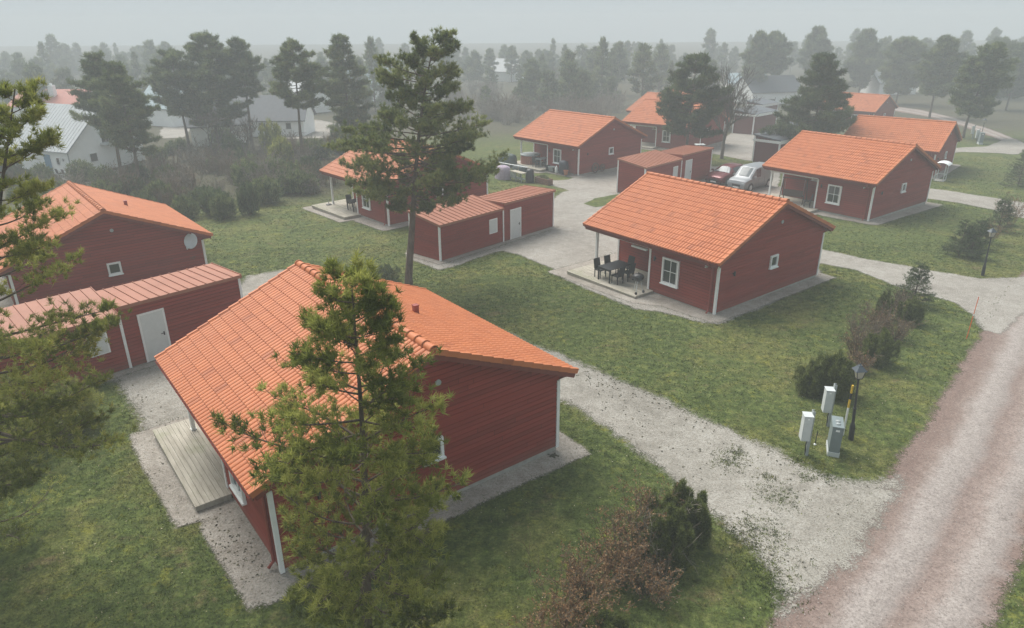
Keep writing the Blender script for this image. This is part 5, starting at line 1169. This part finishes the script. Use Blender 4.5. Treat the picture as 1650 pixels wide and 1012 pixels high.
# hot tub cottage deck
A4 = HP['h4'][2]; ht_ = hw('h4', 6.9, .45, .2015); r = empty('hot_tub', ht_); tag(r, 'round wooden hot tub with a grey lid behind the porch post', 'hot tub')
m = MB()
for i in range(28): t = 2 * math.pi * i / 28; K = Matrix.Translation((math.cos(t) * .93, math.sin(t) * .93, 0)) @ Matrix.Rotation(t, 4, 'Z'); m.box(-.02, -.10, 0, .025, .10, .78 + .0005 * i, 0, K)
m.build('tub', plain('tub_boards', (.28, .11, .07), .7, var=.4, scale=9), r); MB().lathe((0, 0, .80), [(1.0, 0), (1.0, .08), (.9, .12), (.02, .14)], 24).build('lid', M['grey'], r)
t4 = hw('h4', 5.1, .35, .2015); table('garden_table', .8, 1.2, .72, M['grey'], 'grey metal table beside the hot tub', t4, A4)
for x, y, a, l in ((.6, 0, -90, 'chair between the grey metal table and the hot tub'), (-.6, .2, 90, 'chair at the wall side of the grey metal table'), (0, .85, 0, 'chair at the front end of the grey metal table')): place_chair(rel(t4, A4, x, y), A4 + R(a), l, 'chairs round the grey metal table')
def cover(name, label, loc, sx, sy, h, mat, seed, cat='cover'):
    rg = np.random.default_rng(seed); n = 18; prof = [(1.0, 0), (.97, .35), (.93, .7), (.86, .9), (.6, 1.0), (.03, 1.03)]; vs = []; fs = []
    for j, (k, z) in enumerate(prof):
        for i in range(n):
            t = 2 * math.pi * i / n; e = 1 / max(abs(math.cos(t)), abs(math.sin(t))) ** .55; w_ = 1 + (.09 * math.sin(i * 2.7 + seed) + rg.normal() * .03) * (1 - j / 6)
            vs.append((math.cos(t) * k * sx / 2 * e * w_, math.sin(t) * k * sy / 2 * e * w_, z * h + rg.normal() * .015 * h))
    for j in range(len(prof) - 1):
        for i in range(n): a = j * n + i; b = j * n + (i + 1) % n; fs.append((a, b, b + n, a + n))
    fs.append(tuple((len(prof) - 1) * n + i for i in range(n))); o = MB().add(vs, fs).build(name, mat, None, True); o.location = loc; o.rotation_euler = (0, 0, A4); return tag(o, label, cat)
cover('furniture_cover', 'lilac fabric cover draped over garden furniture on the lawn', at(811, 288), 1.5, 1.1, 1.15, M['purple'], 1)
cover('furniture_cover', 'dark green rounded cover behind the lilac one', at(818, 268), 1.9, 1.4, 1.2, plain('dark_green_cover', (.06, .085, .08), .6), 2)
cover('furniture_cover', 'low dark cover lying on the deck rail side', at(838, 277), 1.7, .8, .6, plain('dark_cover', (.05, .065, .07), .6), 3)
cover('covered_grill', 'covered black grill with a blue grey top against the hot tub cottage wall', hw('h4', 1.35, -.55, .12), .95, .6, 1.15, plain('grill_cover', (.035, .04, .055), .6), 4, 'grill')
cover('rubbish_sack', 'upright black sack beside the brown planter box', at(854, 294), .7, .6, 1.15, M['black'], 5, 'sack')
r = empty('planter_box', at(876, 296), A4 + R(178)); tag(r, 'brown wooden planter box with small plants at the corner of the deck', 'planter')
m = MB(); [m.box(-.85, -.3, .02 + i * .17, .85, -.26, .17 + i * .17) for i in range(3)]; [m.box(-.85, .26, .02 + i * .17, .85, .3, .17 + i * .17) for i in range(3)]; [m.box(sx * .85 - .02, -.25, .02, sx * .85 + .02, .25, .52) for sx in (-1, 1)]; m.build('box', plain('planter_wood', (.20, .11, .075), .8, var=.3, scale=9), r)
MB().box(-.82, -.25, .1, .82, .25, .46).build('soil', M['clod'], r)
pp = evergreen(.7, .35, 160, 501, 6, 7, .10, .03); o = np_mesh('plants', *pp[1][:2], M['needle_yew'], r, var=pp[1][2]); o.location = (0, 0, .42); o.scale = (1, .3, 1)
r = empty('potting_bench', at(835, 292), A4 + R(175)); tag(r, 'grey green potting bench with shelves between the lilac cover and the black sack', 'bench'); gm = plain('green_grey_wood', (.22, .25, .22), .8, var=.2)
MB().box(-.85, -.3, .78, .85, .3, .84).build('worktop', M['deck'], r); MB().box(-.82, -.27, .25, .82, .27, .29).build('shelf', gm, r)
for x in (-.8, 0, .8):
    for y in (-.25, .25): MB().box(x - .03, y - .03, 0, x + .03, y + .03, .78).build('leg', gm, r)
MB().box(-.77, -.29, .30, -.05, -.25, .74).build('cupboard_door', gm, r)
r = empty('deck_railing', at(793, 276), 0); a = at(793, 276); b = at(850, 287); d = b - a; tag(r, 'low railing with a white top board along the hot tub cottage deck', 'railing')
MB().bar((0, 0, .95), (d.x, d.y, d.z + .95), .12, .05).build('top_board', M['white'], r)
for i in range(5): MB().box(d.x * i / 4 - .05, d.y * i / 4 - .05, -.2, d.x * i / 4 + .05, d.y * i / 4 + .05, .92).build('post', M['deck'], r)
def pot(loc, rad, h, mat, label, cat='pot', nm='flower_pot'):
    o = MB().lathe((0, 0, 0), [(rad * .7, 0), (rad, h * .9), (rad * 1.08, h * .92), (rad * 1.08, h), (rad * .9, h), (rad * .85, h * .85)], 12).build(nm, mat, None); o.location = loc; return tag(o, label, cat)
pot(hw('h4', .72, -.85, .12), .21, .42, plain('terracotta', (.40, .16, .09), .8), 'terracotta pot right of the covered black grill')
pot(hw('h4', 3.5, -.45, .12), .24, .42, M['black'], 'black pot leftmost by the wall of the hot tub cottage'); pot(hw('h4', 2.95, -.5, .12), .32, .40, M['grey'], 'wide grey tub under the window of the hot tub cottage'); pot(hw('h4', 2.5, -.5, .12), .22, .36, M['black'], 'black pot right of the wide grey tub')
o = MB().lathe((0, 0, 0), [(.13, 0), (.14, .05), (.14, .45), (.06, .55), (.06, .62)], 12).build('gas_bottle', M['white'], None, True); o.location = hw('h4', 2.05, -.75, .12); tag(o, 'white gas bottle left of the covered black grill', 'gas bottle')
def wheel(loc, rad, rz, label):
    r = empty('wagon_wheel', loc, rz); n = 24; m = MB()
    for i in range(n): a, b = 2 * math.pi * i / n, 2 * math.pi * (i + 1) / n; m.bar((0, math.cos(a) * rad, rad + math.sin(a) * rad), (0, math.cos(b) * rad, rad + math.sin(b) * rad), .06, .05)
    m.build('rim', M['darkwood'], r); MB().tube([(-.08, 0, rad), (.08, 0, rad)], .08, 10).build('hub', M['darkwood'], r)
    for i in range(10): a = 2 * math.pi * i / 10; MB().bar((0, math.cos(a) * .07, rad + math.sin(a) * .07), (0, math.cos(a) * (rad - .03), rad + math.sin(a) * (rad - .03)), .035).build('spoke', M['wood'], r)
    return tag(r, label, 'wagon wheel')
wheel(hw('h4', -.25, 2.0, .1), .44, A4, 'large old wagon wheel leaning on the gable of the hot tub cottage'); wheel(hw('h4', -.25, 2.95, .1), .32, A4, 'smaller wagon wheel to the right of the large one')
# white pole with board by the cottage next to the bare tree
r = empty('bird_table', at(1126, 252)); tag(r, 'white pole with a square board before the cottage next to the bare tree', 'bird table'); MB().tube([(0, 0, -.1), (0, 0, 3.2)], .04, 6).build('pole', M['white'], r); MB().box(-.5, -.4, 1.2, .5, .4, 1.27).build('board', M['lightgrey'], r)
# little canopy shelter by the far right cottage
r = empty('canopy_shelter', at(1514, 291), HP['h8'][2] + R(90)); tag(r, 'small white framed shelter with a curved white roof by the farther right cottage', 'shelter')
for x in (-.5, .5):
    for y in (-.35, .35): MB().box(x - .035, y - .035, 0, x + .035, y + .035, 1.55).build('post', M['lightgrey'], r)
MB().box(-.5, -.36, .5, .5, -.33, .56).box(-.5, .33, .5, .5, .36, .56).box(-.53, -.33, .5, -.47, .33, .56).build('rail', M['lightgrey'], r); MB().box(-.55, -.4, 0, .55, .4, .05).build('base', M['concrete'], r)
vs = []; 
for i in range(9): t = math.pi * (.12 + .76 * i / 8); vs += [(-.75, math.cos(t) * .62, 1.33 + math.sin(t) * .35), (.75, math.cos(t) * .62, 1.33 + math.sin(t) * .35)]
m = MB().add(vs, [(2 * i, 2 * i + 1, 2 * i + 3, 2 * i + 2) for i in range(8)]); m.add([(x, y, z - .03) for x, y, z in vs], [(2 * i + 2, 2 * i + 3, 2 * i + 1, 2 * i) for i in range(8)]); m.build('curved_roof', M['white'], r)
# low white chairs outside the white house
for i, (u, v) in enumerate(((98, 286), (108, 287))): r = copy_tree(chair0); r.location = at(u, v); r.rotation_euler = (0, 0, 2.6); tag(r, ('dark chair by the blue door of the white house', 'dark chair nearer the corner of the white house')[i], 'chair', 'dark chairs at the white house')

# ================================================================ parked cars
def car(name, label, cat, loc, ang, st, Wd, paint, wb, wr, side_glass, ws, rear=None, van=False):
    """st: stations (x, z_low, z_belt, z_roof, half width at the roof); car points along +x"""
    r = empty(name, loc, ang); vs = []; fs = []; hwd = Wd / 2
    for (x, zl, zb, zr, rw) in st:
        taper = 1 - .16 * max(0, (abs(x) - 1.45) / .8) ** 2
        h = hwd * taper
        ring = [(h * .90, zl), (h, zl + .14), (h * 1.0, zb * .72), (h * .975, zb)]
        ring += [(rw + .03, zr - .07), (rw * .80, zr)] if zr > zb + .05 else [(h * .93, zb + .025), (h * .6, zb + .05)]
        pts = ring + [(0, ring[-1][1] + .015)]; pts = [(x, y, z) for y, z in pts]; full = pts + [(x, -y, z) for (_, y, z) in pts[-2::-1]]; vs += full
    k = 13
    for i in range(len(st) - 1):
        for j in range(k - 1): a = i * k + j; fs.append((a, a + 1, a + k + 1, a + k))
        fs.append((i * k + k - 1, i * k, i * k + k, (i + 1) * k + k - 1))
    fs.append(tuple(range(k))); fs.append(tuple((len(st) - 1) * k + j for j in range(k - 1, -1, -1)))
    body = MB().add(vs, fs).build('body', paint, r, True)
    md = body.modifiers.new('edge', 'EDGE_SPLIT'); md.split_angle = R(38)
    def belt(i, side, f=0.0, out=.012):
        B = Vector(vs[i * k + (3 if side > 0 else k - 4)]); T = Vector(vs[i * k + (4 if side > 0 else k - 5)]); p = B.lerp(T, f); p.y += out * side; return p
    for side in (1, -1):
        for (i0, i1) in side_glass:
            q4 = [belt(i0, side, .06), belt(i1, side, .06), belt(i1, side, .92), belt(i0, side, .92)]; MB().add(q4, [(0, 1, 2, 3)]).build('side_window', M['glass'], r)
    def screen(i0, i1, nm, lo=.06, hi=.95):
        def row(i, f, j): 
            a, b = Vector(vs[i * k + 4]), Vector(vs[i * k + k - 5]); 
            return a, b
        a0, b0 = Vector(vs[i0 * k + 4]), Vector(vs[i0 * k + k - 5]); a1, b1 = Vector(vs[i1 * k + 4]), Vector(vs[i1 * k + k - 5]); s = 1 if i0 > i1 else -1
        z = lambda p, q_, f: p.lerp(q_, f) + Vector((.02 * s, 0, .022))
        n = 6; V = []
        for f in (lo, hi):
            A, B = a0.lerp(a1, f), b0.lerp(b1, f); zc0 = vs[i0 * k + 6][2]; zc1 = vs[i1 * k + 6][2]; crown = (zc0 + (zc1 - zc0) * f) - A.z
            for j in range(n + 1): g_ = j / n; p = A.lerp(B, .04 + .92 * g_); p.z += crown * (1 - abs(2 * g_ - 1) ** 2.2) + .014; p.x += .016 * s; V.append(p)
        MB().add(V, [(j, j + 1, n + 2 + j, n + 1 + j) for j in range(n)]).build(nm, M['screen'], r)
    screen(*ws, 'windscreen')
    if rear: screen(*rear, 'rear_window')
    for sx in (wb / 2, -wb / 2):
        for sy in (-1, 1):
            y = sy * (hwd - .09); w_ = MB().tube([(sx, y - .10, wr), (sx, y - .095, wr), (sx, y + .095, wr), (sx, y + .10, wr)], [wr * .9, wr, wr, wr * .9], 20).build('wheel', M['black'], r)
            MB().tube([(sx, sy * (hwd + .004), wr), (sx, sy * (hwd + .018), wr)], wr * .62, 14).build('rim', M['lightgrey'], w_)
            m = MB(); m.tube([(sx, sy * (hwd - .03), wr + .02), (sx, sy * (hwd + .006), wr + .02)], wr * 1.16, 20).build('wheel_arch', M['black'], r)
    xf = st[-1][0]; zb = st[-2][2]
    for sy in (-1, 1):
        MB().box(xf - .22, sy * hwd * .50, zb - .20, xf - .03, sy * hwd * .84, zb - .06).build('headlight', M['lampclear'], r); MB().box(st[0][0] - .015, sy * hwd * .62, .75, st[0][0] + .08, sy * hwd * .82, .98).build('tail_light', M['lampred'], r)
        MB().box(ws[0] and (st[ws[0]][0] - .35), sy * (hwd + .02), st[ws[0]][2] + .02, st[ws[0]][0] - .18, sy * (hwd + .20), st[ws[0]][2] + .17).build('wing_mirror', paint, r)
    MB().box(xf - .02, -hwd * .42, .42, xf + .012, hwd * .42, .60).build('grille', M['black'], r); MB().box(xf - .01, -.26, .30, xf + .02, .26, .41).build('number_plate', M['white'], r)
    MB().box(xf - .06, -hwd * .78, .18, xf + .008, hwd * .78, .285).build('bumper_inlet', M['black'], r)
    for sy in (-1, 1):
        for xd in (.25, -.62): MB().box(xd - .006, sy * (hwd * .985), .35, xd + .006, sy * (hwd + .004), st[3][2] - .03).build('door_gap', M['black'], r)
    return tag(r, label, cat)
M['carred'] = plain('dark_red_paint', (.14, .018, .022), .22, metal=.3, var=.03, spec=.7); M['silver'] = plain('silver_paint', (.24, .255, .27), .38, metal=.3, var=.02, spec=.6)
M['lampclear'] = plain('headlight_glass', (.6, .62, .63), .1, spec=.8); M['lampred'] = plain('tail_light_red', (.3, .02, .02), .3)
t = NT('windscreen_glass'); M['screen'] = t.fin((.09, .11, .12, 1), .18, spec=.35)
van_st = [(-2.1, .35, .95, 1.72, .70), (-1.95, .25, 1.0, 1.84, .74), (-1.0, .22, 1.02, 1.88, .75), (.0, .22, 1.02, 1.87, .75), (.55, .22, 1.02, 1.80, .72), (1.22, .22, 1.02, 1.10, .72), (1.75, .25, .93, .95, .7), (2.05, .28, .80, .82, .6), (2.13, .32, .60, .62, .5)]
car('delivery_van', 'silver grey panel van parked beside the dark red car', 'van', (20.0, 58.5, float(gz(20, 58.5)) + .02), R(220), van_st, 1.78, M['silver'], 2.68, .32, [(3, 4)], (5, 4), van=True)
red_st = [(-2.15, .38, .80, .84, .6), (-2.05, .3, .98, 1.02, .6), (-1.75, .24, .98, 1.28, .56), (-1.25, .22, .96, 1.46, .58), (-.2, .22, .94, 1.50, .60), (.35, .22, .94, 1.42, .58), (1.05, .22, .95, 1.0, .62), (1.75, .25, .86, .88, .6), (2.1, .3, .68, .70, .5), (2.16, .34, .5, .52, .4)]
car('family_car', 'dark red family car parked between the storage shed and the silver van', 'car', (18.75, 60.9, float(gz(18.75, 60.9)) + .02), R(222), red_st, 1.82, M['carred'], 2.65, .32, [(3, 4), (4, 5)], (6, 5), (1, 2))
# ================================================================ sky, sun, fog, camera
w = bpy.data.worlds.new('World'); S.world = w; w.use_nodes = True
nt = w.node_tree; bg = nt.nodes['Background']; sky = nt.nodes.new('ShaderNodeTexSky'); sky.sky_type = 'NISHITA'; sky.sun_disc = False
SUN_EL, SUN_AZ = R(52), R(-37)
sky.sun_elevation = SUN_EL; sky.sun_rotation = SUN_AZ; sky.air_density = 2.0; sky.dust_density = 8.0; sky.ozone_density = 1.0
mixn = nt.nodes.new('ShaderNodeMix'); mixn.data_type = 'RGBA'; mixn.inputs[0].default_value = .88
nt.links.new(sky.outputs[0], mixn.inputs[6]); mixn.inputs[7].default_value = SKYC
nt.links.new(mixn.outputs[2], bg.inputs[0]); bg.inputs[1].default_value = .12
sl = bpy.data.lights.new('sun', 'SUN'); sl.energy = SUN_E; sl.angle = R(42); sl.color = (1, .97, .92)
so = bpy.data.objects.new('sun', sl); COL.objects.link(so); so.rotation_euler = (math.pi / 2 - SUN_EL, 0, R(217))
hz = MB().box(-530, -70, -5, 530, 610, 18.5).build('haze', bpy.data.materials.new('haze_air')); kind(hz, 'stuff')
hm = hz.data.materials[0]; hm.use_nodes = True; ht = hm.node_tree; ht.nodes.remove(ht.nodes['Principled BSDF'])
pv = ht.nodes.new('ShaderNodeVolumePrincipled'); pv.inputs['Color'].default_value = HAZEC; pv.inputs['Density'].default_value = HAZE_D; pv.inputs['Anisotropy'].default_value = 0.0
ht.links.new(pv.outputs[0], ht.nodes['Material Output'].inputs['Volume'])
cd = bpy.data.cameras.new('camera'); co = bpy.data.objects.new('camera', cd); COL.objects.link(co); S.camera = co
cd.sensor_width = 36; cd.lens = F_PX / 1650 * 36; cd.clip_end = 3000; cd.clip_start = .1
co.matrix_world = Matrix.Translation((0, 0, CAM_H)) @ Matrix.Rotation(math.pi / 2 - PITCH, 4, 'X') @ Matrix.Rotation(ROLL, 4, 'Z')
S.view_settings.view_transform = 'Standard'; S.view_settings.look = 'None'; S.view_settings.exposure = EXPO; S.view_settings.gamma = 1
S.cycles.use_denoising = True; S.cycles.max_bounces = 8; S.cycles.diffuse_bounces = 3; S.cycles.volume_bounces = 4; S.cycles.transparent_max_bounces = 12
S.cycles.use_adaptive_sampling = True; S.cycles.adaptive_threshold = .02
